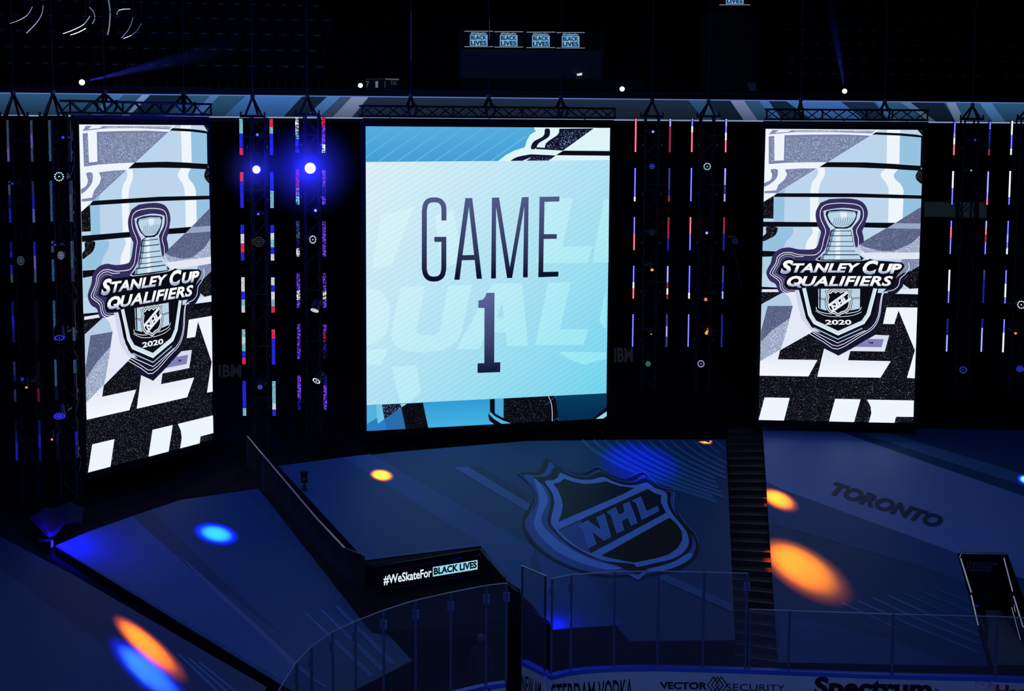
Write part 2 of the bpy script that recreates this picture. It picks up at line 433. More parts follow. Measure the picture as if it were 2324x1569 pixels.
# upper half: bands of the big trophy
a.poly(A_([(142, 258), (1484, 270), (1445, 1420), (1390, 1450), (1300, 1560), (1437, 1660), (1436, 1662), (108, 1590)]), LIGHT)
a.poly(A_([(1172, 262), (1285, 264), (1282, 555), (1170, 553)]), WHT)
a.poly(A_([(1282, 318), (1465, 335), (1455, 572), (1278, 556)]), DEEP)
a.poly(A_([(1070, 290), (1280, 299), (1420, 311), (1480, 322), (1480, 337), (1280, 319), (1045, 309)]), BLK)
a.poly(A_([(1430, 268), (1490, 270), (1490, 330), (1472, 320)]), GBLK)
a.poly(A_([(1462, 330), (1490, 330), (1490, 860), (1468, 852), (1474, 740), (1474, 610), (1455, 575)]), BLK)
a.poly(A_([(1262, 600), (1440, 614), (1420, 640), (1415, 672), (1430, 700), (1468, 722), (1465, 822), (1312, 816), (1312, 780), (1290, 730), (1240, 682), (1230, 650)]), DEEP)
a.poly(smooth(A_([(1440, 612), (1420, 640), (1415, 672), (1432, 700), (1472, 724), (1480, 660), (1475, 605)]), 3, True), GBLK)
a.poly(smooth(A_([(1268, 600), (1232, 645), (1240, 682), (1290, 730), (1312, 780), (1312, 817)]), 4) + smooth(A_([(1187, 812), (1185, 770), (1170, 720), (1135, 680), (1119, 642), (1160, 595)]), 4), WHT)
a.poly(smooth(A_([(640, 589), (646, 625), (638, 662), (612, 708), (597, 755), (590, 803)]), 4) + smooth(A_([(523, 803), (526, 750), (542, 700), (575, 660), (588, 622), (578, 585)]), 4), WHT)
a.poly(A_([(230, 802), (312, 752), (300, 802)]), DEEP)
a.poly(A_([(660, 540), (1000, 543), (1170, 553), (1458, 573), (1462, 616), (1200, 598), (900, 585), (600, 581)]), BLK)
# band d
a.poly(A_([(210, 832), (302, 832), (298, 1042), (210, 1042)]), DEEP)
a.poly(A_([(520, 834), (592, 835), (588, 1044), (518, 1044)]), WHT)
a.poly(A_([(1187, 845), (1312, 848), (1306, 1056), (1183, 1054)]), WHT)
a.poly(A_([(1312, 848), (1468, 852), (1465, 940), (1306, 1030)]), DEEP)
a.poly(A_([(235, 800), (900, 803), (1470, 822), (1470, 851), (900, 836), (205, 831)]), BLK)
a.poly(A_([(125, 868), (205, 825), (210, 832), (208, 1014), (122, 1012)]), GBLK)
a.poly(A_([(118, 1040), (1250, 1052), (1180, 1096), (900, 1088), (590, 1084), (118, 1083)]), BLK)
# band e
a.poly(smooth(A_([(372, 1090), (377, 1128), (352, 1170), (312, 1212), (288, 1282)]), 4) + A_([(112, 1285)]) + smooth(A_([(116, 1206), (175, 1182), (216, 1160), (240, 1122), (236, 1086)]), 4), DEEP)
a.poly(smooth(A_([(148, 1085), (236, 1086), (240, 1122), (216, 1160), (175, 1182), (118, 1206), (118, 1165), (145, 1135)]), 3, True), GBLK)
a.poly(A_([(612, 1090), (590, 1130), (570, 1270)]) + smooth(A_([(478, 1276), (492, 1210), (532, 1150), (542, 1120), (530, 1088)]), 4), WHT)
a.poly(A_([(112, 1285), (240, 1290), (205, 1335), (110, 1336)]), BLK)
a.poly(A_([(110, 1337), (210, 1332), (180, 1420), (150, 1470), (110, 1480)]), emis((170, 205, 226)))
# bright slanted half top left
a.poly(A_([(142, 258), (1112, 268), (668, 538), (240, 800), (124, 872), (128, 700)]), WHT)
a.poly(A_([(168, 322), (300, 312), (500, 308), (800, 308), (1030, 318), (668, 540), (500, 540), (300, 545), (168, 555)]), emis((118, 130, 168)))
a.poly(A_([(215, 318), (302, 312), (296, 524), (216, 527)]), WHT)
a.poly(A_([(186, 335), (215, 333), (212, 545), (180, 548)]), GGREY)
a.poly(A_([(318, 330), (800, 322), (1000, 330), (660, 535), (480, 536), (310, 542), (305, 525)]), GGREY)
a.poly(A_([(168, 305), (200, 268), (1075, 276), (1040, 300), (700, 288), (380, 288)]), emis((128, 142, 178)))
a.poly(A_([(370, 272), (1075, 277), (1050, 291), (700, 284), (400, 288)]), GPALE)
a.poly(A_([(220, 292), (255, 270), (365, 272), (330, 285)]), WHT)
a.poly(smooth(A_([(185, 602), (240, 600), (244, 640), (228, 680), (180, 720), (130, 745), (128, 715), (180, 690), (197, 650)]), 3, True), emis((122, 134, 170)))
a.poly(smooth(A_([(205, 612), (236, 608), (232, 650), (208, 690), (200, 680), (212, 645)]), 3, True), GGREY)
a.poly(A_([(305, 600), (440, 592), (575, 592), (400, 700), (240, 798), (132, 800), (132, 782), (230, 776), (250, 730), (305, 680), (324, 640)]), emis((124, 136, 174)))
a.poly(A_([(330, 612), (540, 600), (400, 690), (262, 780), (262, 745), (315, 695), (338, 650)]), GGREY)
# slate slanted half, right
a.poly(A_([(1470, 918), (1240, 1055), (925, 1235), (905, 1258), (980, 1302), (1450, 1304), (1456, 1100)]), GDARK)
a.poly(A_([(1240, 1055), (1462, 1058), (1460, 1104), (1172, 1098)]), emis((150, 165, 198)))
a.poly(A_([(1452, 1160), (1380, 1225), (1240, 1288), (1130, 1290), (985, 1255), (940, 1228), (905, 1258), (980, 1304), (1449, 1304)]), GPALE)
a.poly(A_([(930, 1302), (1450, 1302), (1449, 1356), (930, 1362)]), LILAC)
a.poly(A_([(1300, 1360), (1450, 1356), (1447, 1418), (1230, 1535), (1260, 1440)]), GGREY)
# lower half
a.poly(B_([(108, 176), (250, 186), (255, 196), (108, 196)]), BLK)
a.poly(B_([(108, 196), (262, 196), (262, 219), (106, 219)]), LILAC)
a.poly(B_([(1260, 236), (1437, 240), (1436, 282), (1180, 284)]), BLK)
a.poly(B_([(1290, 198), (1438, 190), (1437, 240), (1262, 236)]), emis((226, 234, 248)))
a.poly(B_([(104, 322), (298, 216), (420, 222), (470, 470), (548, 552), (265, 712), (92, 812)]), emis((228, 233, 248)))
a.poly(B_([(104, 322), (298, 216), (345, 270), (370, 337), (157, 336), (104, 520)]), emis((178, 204, 230)))
a.poly(B_([(157, 336), (371, 337), (330, 500), (288, 640), (265, 712), (92, 808), (100, 545)]), GDARK)
a.poly(B_([(345, 440), (320, 540), (290, 640), (265, 712), (92, 808), (96, 640), (200, 540)]), GPALE)
GLET = gradient('letters', (244, 247, 253), (214, 220, 240), (0, 0, 1), 5.9, 6.9)
a.poly(B_([(265, 706), (244, 790), (582, 795), (505, 935), (86, 928), (91, 806)]), GLET)
a.poly(B_([(640, 690), (760, 760), (890, 690), (1075, 582), (1193, 588), (1155, 724), (862, 720), (842, 798), (1207, 806), (1120, 946), (580, 938)]), GLET)
a.poly(B_([(1010, 617), (1147, 619), (1128, 688), (900, 684)]), emis((128, 128, 184)))
a.poly(B_([(1170, 350), (1432, 352), (1412, 952), (1345, 948), (1412, 715), (1272, 378), (1235, 492), (1140, 490)]), WHT)
for q in ([(130, 1113), (345, 1118), (295, 1310), (78, 1305)], [(733, 1125), (950, 1130), (895, 1325), (680, 1318)],
          [(1005, 1132), (1405, 1140), (1402, 1280), (1253, 1278), (1240, 1332), (1020, 1326), (1042, 1250), (1035, 1190)]):
    a.poly(B_(q), WHT)
# crest
a.poly(smooth(C_([(640, 72), (760, 66), (860, 72), (930, 95), (972, 145), (985, 205), (968, 270), (952, 320), (935, 358), (945, 400), (950, 450)]), 3)
       + C_([(880, 500), (900, 620), (300, 640), (260, 860), (365, 900)]) + smooth(C_([(240, 905), (185, 895), (160, 830), (105, 795), (75, 735), (85, 690), (115, 635), (135, 565), (195, 515), (280, 500), (370, 518), (490, 518),
       (530, 490), (550, 430), (565, 360), (548, 335), (522, 260), (520, 180), (560, 105)]), 3), INDIGO)
a.poly(C_([(1385, 708), (1330, 765), (1305, 800), (1300, 850), (1250, 905), (1180, 940), (1145, 990), (1120, 1090), (1095, 1200), (1050, 1275), (880, 1370), (715, 1462),
       (590, 1400), (480, 1250), (900, 1200), (1200, 800), (1300, 730)]), NAVY)
a.line(smooth(C_([(950, 550), (905, 500), (900, 420), (883, 350), (938, 255), (945, 195), (930, 150), (885, 122), (760, 108), (640, 115), (580, 140), (558, 190), (565, 255), (607, 350), (592, 420), (570, 515),
       (540, 550), (505, 568), (410, 568), (350, 562), (290, 545), (225, 550), (175, 585), (160, 640), (112, 715), (118, 745), (190, 800), (205, 870), (250, 905), (300, 912)]), 3), 1.5, WHT)
a.line(smooth(C_([(410, 582), (340, 580), (290, 562), (235, 566), (192, 595), (178, 640), (135, 715), (140, 742), (208, 790), (222, 860), (262, 893), (340, 900)]), 3), 1.3, WHT)
a.line(smooth(C_([(330, 598), (280, 580), (240, 584), (205, 610), (193, 650), (155, 715), (160, 735), (228, 785), (240, 850), (272, 880), (350, 882)]), 3), 2.2, emis((120, 120, 160)))
a.line(smooth(C_([(1165, 905), (1118, 912), (1098, 990), (1078, 1115), (1022, 1212), (900, 1285), (716, 1380), (590, 1320), (460, 1240)]), 3), 1.4, WHT)
a.line(smooth(C_([(1350, 640), (1355, 690), (1320, 740), (1275, 780), (1262, 840), (1215, 880), (1130, 905), (1108, 985), (1090, 1115), (1035, 1222), (910, 1300), (716, 1408), (590, 1345), (450, 1262)]), 3), 1.4, WHT)
a.poly(C_([(330, 880), (380, 880), (420, 1080), (470, 1190), (560, 1260), (470, 1240), (385, 1130)]), emis((205, 214, 236)))
# trophy
a.poly(smooth(C_([(600, 172), (760, 150), (895, 168), (918, 192), (905, 255), (850, 322), (850, 352), (868, 470), (885, 520), (930, 568), (948, 622), (540, 622), (556, 572), (600, 520), (622, 450), (648, 350), (630, 312), (596, 240), (590, 195)]), 3, True), emis((196, 214, 238)))
CUPK = emis((16, 22, 48))
a.poly(smooth(C_([(615, 178), (760, 163), (885, 178), (890, 195), (880, 250), (838, 315), (800, 332), (832, 348), (846, 400), (862, 490), (874, 540), (917, 575), (930, 617), (548, 617), (558, 585), (600, 545), (614, 500), (638, 420), (652, 350), (695, 330), (648, 292), (618, 240)]), 2, True), CUPK)
SIL, SIL2 = emis((186, 212, 232)), emis((228, 240, 248))
a.poly(smooth(C_([(632, 196), (760, 186), (872, 196), (866, 250), (825, 303), (780, 320), (720, 320), (682, 308), (642, 258)]), 3, True), SIL)
a.poly(C_([(632, 184), (760, 174), (872, 184), (872, 196), (760, 187), (632, 197)]), emis((150, 180, 205)))
a.poly(C_([(735, 190), (800, 190), (790, 240), (745, 250)]), SIL2)
for k in range(9):
    x = 668 + 20 * k
    a.line(smooth(C_([(x + 12, 228 + 3 * abs(k - 4)), (x + 16, 262), (x + 4, 290), (x - 12 + (5 - k) * 2, 312 - abs(k - 4) * 2)]), 3), .9, emis((58, 84, 124)))
for y0, y1, xa, xb, xc, xd in ((334, 352, 690, 812, 668, 828), (358, 394, 662, 832, 656, 838), (401, 446, 650, 842, 644, 848), (452, 488, 636, 852, 632, 856), (494, 530, 624, 862, 612, 868), (536, 562, 606, 876, 580, 900), (570, 608, 572, 908, 558, 922)):
    a.poly(C_([(xa, y0), (xb, y0), (xd, y1), (xc, y1)]), SIL)
    a.poly(C_([(xa + 6, y0), (xa + 20, y0), (xa + 16, y1), (xc + 4, y1)]), emis((96, 128, 165)))
    a.poly(C_([(700, y0), (740, y0), (732, y1), (690, y1)]), SIL2)
# lettering block
a.poly(smooth(C_([(250, 602), (320, 598), (345, 618), (910, 622), (1000, 602), (1060, 618), (1285, 636), (1304, 685), (1255, 740), (1228, 790), (1210, 850), (1165, 868), (390, 868), (252, 862), (235, 800), (262, 752), (185, 735), (188, 690), (212, 640)]), 2, True), BLK)
TXT1 = gradient('titling1', (158, 172, 206), (250, 251, 255), (0, 0, 1), 8.88, 9.0)
TXT2 = gradient('titling2', (150, 165, 200), (250, 251, 255), (0, 0, 1), 8.46, 8.58)
def R_(x0, y0, x1, y1, sl=0): return C_([(x0 + sl, y0), (x1 + sl, y0), (x1, y1), (x0, y1)])
a.text('S', R_(198, 612, 316, 736), TXT1, .045, .28)
a.text('TANLEY', R_(308, 641, 918, 724), TXT1, .038, .28, 1.02)
a.text('C', R_(938, 616, 1078, 742), TXT1, .045, .28)
a.text('UP', R_(1078, 646, 1288, 736), TXT1, .05, .28)
a.text('O', R_(258, 752, 398, 850), TXT2, .05, .28)
a.poly(C_([(318, 812), (352, 812), (392, 858), (356, 858)]), TXT2)
a.text('UALIFIERS', R_(392, 755, 1210, 846), TXT2, .034, .28, 1.06)
# lower shield
a.poly(C_([(362, 862), (1078, 862), (1064, 970), (1045, 1080), (1000, 1180), (715, 1336), (480, 1210), (430, 1130), (400, 1010)]), BLK)
a.line(C_([(412, 862), (466, 1095), (510, 1165), (718, 1262), (940, 1165), (988, 1095), (1050, 866)]), 8.6, emis((206, 226, 240)))
a.line(C_([(402, 862), (452, 1100), (500, 1178), (718, 1280), (950, 1178), (1002, 1100), (1062, 866)]), 2.2, WHT)
a.line(C_([(500, 1215), (716, 1318), (935, 1220)]), 2.6, emis((150, 185, 215)))
a.line(C_([(480, 1240), (715, 1352), (960, 1240)]), 1.4, WHT)
a.poly(C_([(540, 868), (915, 868), (912, 1045), (830, 1060), (600, 1060), (540, 1040)]), SIL)
a.poly(C_([(548, 868), (562, 868), (560, 1045), (548, 1040)]), CUPK)
a.line(C_([(540, 945), (640, 970), (915, 945)]), 1.2, CUPK); a.line(C_([(540, 955), (640, 980), (915, 955)]), 1.0, CUPK)
a.line(smooth(C_([(522, 1030), (530, 1060), (600, 1085), (720, 1095), (850, 1080), (910, 1060), (925, 1030)]), 3), 1.4, WHT)
a.line(smooth(C_([(515, 1065), (600, 1105), (720, 1118), (850, 1105), (925, 1075)]), 3), 1.1, WHT)
SH = smooth(C_([(650, 862), (688, 882), (718, 860), (750, 882), (788, 862), (808, 886), (844, 882), (832, 925), (846, 970), (836, 1040), (800, 1085), (750, 1100), (718, 1122), (685, 1100), (638, 1085), (606, 1040), (598, 970), (612, 925), (598, 886), (630, 886)]), 2, True)
a.poly(SH, BLK)
cx, cy = C_([(720, 985)])[0]
ins = lambda k: [(cx + (x - cx) * k, cy + (y - cy) * k) for x, y in SH]
a.poly(ins(.95), SIL2); a.poly(ins(.88), CUPK); a.poly(ins(.82), SIL2); a.poly(ins(.74), BLK)
a.poly(C_([(625, 1010), (790, 893), (812, 905), (632, 1032)]), SIL2)
a.poly(C_([(650, 1068), (828, 945), (828, 968), (668, 1078)]), SIL2)
a.text('NHL', C_([(652, 1018), (790, 925), (812, 968), (672, 1062)]), WHT, .05)
a.text('2020', R_(602, 1144, 836, 1188), WHT, .03)
a.text('TM', R_(988, 1340, 1030, 1360), NAVY, .03)
for key in 'LR':
    a.build('display_image', screen_place(key, RC), SCREENS[key][0])

# ------------------------------------------------------------------ centre screen picture
MC = [(831, 284), (1384, 293), (1376, 949), (831, 978)]
t, tl, max_, mnrm, mw = SCREENS['M']
def E_(p): return T((800, 220), 3.7355, p)
def F_(p): return T((800, 600), 3.7355, p)
diag = (max_ * 0.72 + Vector((0, 0, -0.69))); d0 = diag.dot(tl); d1 = diag.dot(tl + max_ * mw - Vector((0, 0, 8.5)))
sdir = (Vector((0, 0, 1)) * 0.86 - max_ * 0.5)
PANEL = gradient('panel', (216, 238, 247), (112, 212, 238), tuple(diag), d0 + 1.0, d1 - 0.6, (tuple(sdir), 46.0, .035))
GHOST = gradient('ghost', (224, 243, 250), (138, 230, 243), tuple(diag), d0 + 1.0, d1 - 0.6, (tuple(sdir), 46.0, .025))
a = Art()
a.poly(MC, emis((40, 140, 198)))
TOPB = gradient('topblue', (66, 156, 212), (84, 172, 222), (0, 0, 1), 11.9, 13.0)
a.poly(E_([(116, 237), (1545, 249), (1545, 275), (1555, 295), (1510, 322), (1480, 370), (1465, 428), (1370, 460), (1300, 495), (1236, 546), (112, 546)]), TOPB)
for k in range(10):
    x = 330 + 160 * k; xb, yb = x - 430, 541
    p0 = (x, 240); p1 = (xb, yb)
    if xb < 116: u = (x - 116) / 430; p1 = (116, 240 + 300 * u)
    if x > 1500: p0 = (1470, 240 + 300 * (x - 1470) / 430)
    a.line(E_([p0, p1]), 2.2, emis((104, 190, 232)))
a.poly(E_([(1545, 249), (2085, 250), (2190, 252), (2190, 546), (1236, 546), (1300, 495), (1370, 458), (1465, 428), (1482, 370), (1510, 322), (1557, 295), (1545, 275)]), emis((222, 244, 250)))
a.poly(E_([(2085, 250), (2190, 252), (2190, 272), (2052, 272)]), BLK)
a.poly(smooth(E_([(1635, 277), (1672, 277), (1676, 320), (1655, 352), (1582, 396), (1557, 440), (1518, 444), (1522, 408), (1545, 377), (1608, 345), (1630, 318)]), 3, True), NAVY)
GB2 = glitter('night', (12, 14, 30), (120, 150, 200), 30.0, .57, .1)
a.poly(E_([(1755, 275), (2045, 275), (1785, 460), (1560, 445), (1560, 430), (1632, 434), (1640, 400), (1672, 372), (1735, 332), (1752, 310)]), NAVY)
a.poly(E_([(1790, 292), (2020, 288), (1785, 452), (1650, 440), (1655, 405), (1745, 350)]), GB2)
a.poly(E_([(1790, 460), (2185, 467), (2185, 507), (1725, 498)]), BLK)
a.poly(smooth(E_([(1336, 546), (1400, 510), (1515, 488)]), 3) + E_([(1725, 500), (1662, 546)]), NAVY)
a.poly(E_([(1450, 546), (1525, 508), (1690, 515), (1662, 546)]), GB2)
a.poly(E_([(1435, 546), (1520, 512), (1470, 546)]), emis((222, 244, 250)))
a.poly(E_([(110, 541), (2186, 543)]) + F_([(2152, 1092), (112, 1192)]), PANEL)
# pale ghost lettering behind the title
a.poly(F_([(410, 185), (615, 180), (540, 560), (560, 595), (700, 595), (740, 560), (815, 175), (1015, 170), (930, 560), (890, 650), (780, 720), (600, 745), (440, 730), (350, 680), (325, 600), (350, 450)]), GHOST)
a.poly(smooth(F_([(114, 190), (230, 215), (300, 300), (318, 400), (290, 560), (230, 640), (114, 690)]), 3), GHOST)
a.poly(F_([(1190, 160), (1440, 155), (1490, 690), (1310, 690), (1302, 575), (1130, 580), (1080, 715), (880, 715)]), GHOST)
a.poly(F_([(1275, 315), (1282, 450), (1222, 450)]), PANEL)
a.poly(F_([(1660, 155), (1850, 150), (1760, 550), (2000, 550), (1960, 680), (1550, 685)]), GHOST)
a.poly(F_([(2150, 200), (2090, 480), (2150, 560)]), GHOST)
a.poly(F_([(114, 720), (300, 710), (240, 850), (114, 840)]), GHOST)
a.poly(F_([(330, 865), (540, 850), (580, 1080), (480, 1172), (400, 1176)]), GHOST)
a.poly(E_([(1660, 860), (1870, 860), (1780, 1270), (2040, 1265), (1990, 1410), (1560, 1410)]), GHOST)
a.poly(E_([(2130, 870), (2172, 870), (2168, 1405), (2030, 1405)]), GHOST)
a.poly(E_([(700, 1000), (860, 950), (940, 1400), (760, 1440)]), GHOST)
a.poly(E_([(240, 1000), (520, 920), (330, 1430), (170, 1440)]), GHOST)
a.poly(F_([(1745, 740), (2150, 745), (2150, 800), (1960, 850), (1830, 800)]), GHOST)
zE = lambda y: 13.0 - (220 + y / 3.7355 - 288.5) / 676.0 * 8.5
GAME = gradient('title', (12, 16, 44), (80, 90, 136), (0, 0, 1), zE(1500), zE(850))
ONE = gradient('title1', (22, 28, 62), (90, 98, 152), (0, 0, 1), zE(600 + 1700), zE(240 + 1419))
a.line(smooth(E_([(778, 1042), (778, 950), (770, 905), (740, 874), (695, 866), (650, 874), (622, 905), (612, 960)]), 3) + smooth(E_([(610, 1450), (622, 1500), (650, 1530), (690, 1538), (735, 1530), (765, 1500), (776, 1450)]), 3) + E_([(777, 1222)]), 11.4, GAME)
a.poly(E_([(696, 1180), (798, 1180), (798, 1224), (696, 1222)]), GAME)
a.poly(E_([(960, 853), (1018, 853), (1100, 1538), (1055, 1538), (1038, 1378), (930, 1380), (910, 1545), (865, 1545)]), GAME, [E_([(990, 930), (1033, 1335), (935, 1337)])])
a.poly(E_([(1185, 852), (1245, 850), (1336, 1440), (1438, 850), (1495, 848), (1487, 1528), (1447, 1528), (1458, 930), (1355, 1532), (1312, 1533), (1220, 930), (1218, 1535), (1177, 1537)]), GAME)
a.poly(E_([(1587, 848), (1755, 846), (1754, 888), (1628, 890), (1624, 1163), (1733, 1163), (1732, 1203), (1622, 1204), (1618, 1482), (1747, 1480), (1745, 1522), (1576, 1527)]), GAME)
a.poly(F_([(1137, 238), (1206, 236), (1202, 828), (1254, 826), (1253, 911), (1060, 918), (1061, 836), (1118, 834), (1120, 366), (1068, 365), (1069, 302), (1105, 295), (1128, 270)]), ONE)
# bottom band
a.poly(F_([(112, 1192), (185, 1190), (205, 1300), (112, 1352)]), emis((84, 176, 222)))
a.poly(F_([(190, 1190), (245, 1187), (268, 1310), (210, 1350)]), emis((110, 195, 230)))
a.poly(F_([(245, 1187), (405, 1180), (410, 1210), (265, 1310)]), GB2)
a.poly(F_([(112, 1352), (198, 1302), (212, 1352), (268, 1308), (284, 1412), (112, 1422)]), emis((44, 124, 196)))
a.poly(F_([(268, 1308), (410, 1210), (447, 1402), (284, 1412)]), emis((40, 108, 170)))
a.poly(F_([(404, 1182), (458, 1178), (412, 1210)]), emis((150, 215, 240)))
a.poly(F_([(410, 1210), (460, 1178), (595, 1170), (640, 1392), (447, 1402)]), glitter('dim', (8, 10, 18), (70, 64, 60), 30, .64, .1))
a.poly(F_([(595, 1170), (1165, 1140), (1165, 1240), (1150, 1280), (1165, 1320), (1210, 1362), (640, 1392)]), gradient('lowblue', (66, 174, 226), (46, 150, 208), (0, 0, 1), 4.6, 5.4))
a.poly(F_([(1165, 1140), (1206, 1138), (1206, 1255), (1290, 1300), (1640, 1332), (1200, 1362), (1160, 1322), (1150, 1280), (1165, 1240)]), BLK)
a.poly(F_([(1165, 1245), (1205, 1285), (1270, 1320), (1345, 1350), (1265, 1354), (1200, 1310), (1160, 1270)]), emis((84, 180, 228)))
a.poly(F_([(1208, 1138), (1281, 1135), (1278, 1302), (1208, 1262)]), emis((74, 170, 220)))
a.poly(F_([(1281, 1135), (1650, 1115), (1690, 1200), (1690, 1332), (1340, 1350), (1281, 1310)]), glitter('dim2', (8, 10, 20), (78, 76, 80), 30, .62, .1))
a.poly(F_([(1640, 1115), (1722, 1112), (1748, 1328), (1650, 1333)]), BLK)
a.line(smooth(F_([(1660, 1115), (1685, 1180), (1693, 1260), (1692, 1330)]), 3), 1.4, emis((200, 220, 235)))
a.line(smooth(F_([(1718, 1113), (1738, 1180), (1746, 1260), (1745, 1328)]), 3), 1.0, emis((70, 110, 150)))
a.line(F_([(1640, 1190), (1716, 1118)]), .8, emis((70, 110, 150))); a.line(F_([(1692, 1328), (1744, 1300)]), .8, emis((70, 110, 150)))
a.poly(F_([(1722, 1112), (2152, 1092), (2152, 1205), (2030, 1312), (1748, 1328)]), gradient('teal', (4, 46, 80), (8, 62, 98), (0, 0, 1), 4.6, 5.4))
a.poly(F_([(2152, 1205), (2152, 1245), (2060, 1313), (2030, 1313)]), BLK)
a.poly(F_([(2060, 1313), (2152, 1245), (2152, 1285), (2122, 1313)]), emis((150, 215, 240)))
a.poly(F_([(2122, 1313), (2152, 1285), (2152, 1313)]), BLK)
a.build('display_image', screen_place('M', MC), SCREENS['M'][0])

# ================================================================== TARPS over the lower seats
UP = Vector((0, 0, 1))
def tarp(PL, px, label, base, art=None, skirt=0.5):
    p0, n = PL; pts = [on_plane(x, y, p0, n) for x, y in px]
    c = sum(pts, Vector()) / len(pts)
    t = thing('seat_tarp', c, label, 'tarp')
    m = MB(); m.prism(pts, -n * 0.03, base); m.build('cover', t)
    # black skirt hanging round the edge
    m = MB()
    for i in range(len(pts)):
        a, b = pts[i] - n * .02, pts[(i + 1) % len(pts)] - n * .02
        d = (b - a).normalized(); o = d.cross(UP).normalized() * 0.02
        m.add([a, b, b - UP * skirt, a - UP * skirt, a + o, b + o, b + o - UP * skirt, a + o - UP * skirt],
              [(0, 1, 2, 3), (7, 6, 5, 4), (0, 4, 5, 1), (3, 2, 6, 7), (0, 3, 7, 4), (1, 5, 6, 2)], DRAPE)
    m.build('skirt', t)
    if art: art.build('printed_graphic', lambda x, y, k: on_plane(x, y, p0, n) + n * (0.002 + 0.0008 * k), t)
    return t
def ink(name, c, rough=0.55): return surf('tarp_' + name, c, rough, 0, 0.25, 0.06, 1.5, 0.02)
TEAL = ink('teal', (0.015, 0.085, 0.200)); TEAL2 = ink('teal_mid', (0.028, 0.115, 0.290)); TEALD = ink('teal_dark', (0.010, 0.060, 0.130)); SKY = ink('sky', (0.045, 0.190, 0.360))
GREYB = ink('grey_blue', (0.130, 0.170, 0.340)); PALEB = ink('pale_blue', (0.190, 0.290, 0.600)); STRIPE = ink('stripe', (0.070, 0.190, 0.380))
# centre tarp with the shield
a = Art()
K3 = lambda p: T((1160, 1020), 4.902, p)
a.poly([(632, 1058), (840, 1031), (1215, 1245), (1180, 1340), (1090, 1240), (830, 1272)], TEAL2)
a.poly([(632, 1058), (780, 1040), (1086, 1231), (830, 1271)], TEAL)
a.poly([(1030, 1062), (1062, 1060), (1215, 1152), (1215, 1172)], STRIPE)
a.poly([(1062, 1060), (1090, 1060), (1230, 1140), (1215, 1152)], TEALD)
a.poly([(1215, 1245), (1250, 1200), (1420, 1420), (1262, 1428)], TEAL2)
for k in range(13):
    x = 1322 + 25 * k
    P = smooth([(x, 1000), (x + 24, 1022), (x + 75, 1052), (x + 150, 1086), (x + 240, 1118), (x + 340, 1150), (x + 480, 1192)], 3)
    P = [p for p in P if p[0] < 1648]
    if len(P) > 1: a.line(P, 7.0 - .25 * k, SKY if k < 7 else STRIPE)
a.poly([(1485, 1311), (1510, 1305), (1662, 1372), (1664, 1392)], STRIPE)
SH_D, SH_M, SH_L, SH_B = ink('shield_dark', (.005, .012, .040)), ink('shield_mid', (.060, .15, .42)), ink('shield_light', (.20, .40, .85)), ink('shield_black', (.003, .006, .014))
a.poly(smooth(K3([(70, 272), (270, 265), (325, 225), (385, 105), (470, 160), (600, 235), (700, 265), (790, 270), (850, 255), (960, 203), (1040, 255), (1150, 310), (1270, 340), (1320, 320), (1470, 262), (1530, 330), (1620, 405), (1720, 445), (1862, 470), (1850, 560), (1840, 640), (1870, 740), (1950, 850), (2040, 950), (2085, 1050), (2075, 1150), (2010, 1250), (1900, 1320), (1750, 1380), (1600, 1410), (1500, 1420), (1410, 1470), (1290, 1410), (1150, 1425), (900, 1400), (600, 1310), (350, 1170), (200, 1020), (130, 880), (125, 780), (165, 700), (230, 600), (260, 500), (200, 380)]), 2, True), SH_D)
a.poly(smooth(K3([(135, 292), (300, 300), (385, 250), (425, 140), (490, 195), (610, 250), (740, 300), (860, 300), (975, 232), (1130, 325), (1280, 365), (1390, 350), (1480, 285), (1590, 410), (1720, 468), (1835, 478), (1825, 560), (1822, 650), (1850, 745), (1930, 860), (2010, 960), (2055, 1060), (2040, 1150), (1980, 1235), (1870, 1300), (1720, 1350), (1560, 1385), (1410, 1420), (1330, 1400), (1150, 1405), (900, 1380), (620, 1290), (380, 1150), (240, 1010), (165, 880), (160, 790), (215, 720), (270, 640), (290, 520), (230, 400)]), 2, True), SH_M)
a.poly(smooth(K3([(250, 325), (330, 400), (400, 520), (400, 620), (350, 720), (340, 830), (430, 940), (600, 1080), (860, 1220), (1130, 1300), (1250, 1330), (1080, 1350), (860, 1300), (600, 1200), (400, 1060), (270, 900), (255, 800), (280, 720), (310, 600), (300, 480)]), 2, True), SH_L)
a.poly(smooth(K3([(245, 318), (380, 312), (440, 268), (490, 198), (600, 258), (740, 308), (860, 312), (1000, 256), (1130, 334), (1300, 378), (1400, 364), (1500, 324), (1600, 424), (1720, 478), (1780, 488), (1768, 560), (1785, 650), (1848, 752), (1945, 862), (2005, 960), (2015, 1070), (1958, 1180), (1850, 1258), (1700, 1308), (1550, 1342), (1400, 1398), (1150, 1290), (880, 1210), (640, 1080), (480, 930), (430, 880), (400, 800), (420, 700), (440, 600), (430, 520), (370, 410)]), 2, True), SH_D)
a.poly(smooth(K3([(1500, 1345), (1650, 1310), (1820, 1255), (1940, 1180), (2000, 1160), (2020, 1190), (1950, 1260), (1800, 1330), (1600, 1375)]), 2, True), SH_L)
a.poly(smooth(K3([(370, 365), (470, 350), (520, 320), (545, 270), (640, 310), (760, 345), (900, 345), (1020, 315), (1120, 360), (1260, 405), (1400, 405), (1510, 378), (1600, 440), (1730, 495), (1735, 600), (1780, 710), (1860, 810), (1940, 910), (1975, 1010), (1965, 1090), (1900, 1170), (1780, 1235), (1600, 1275), (1400, 1320), (1365, 1285), (1150, 1265), (1000, 1240), (800, 1150), (600, 1020), (470, 880), (440, 810), (460, 700), (480, 600), (450, 480)]), 2, True), SH_L)
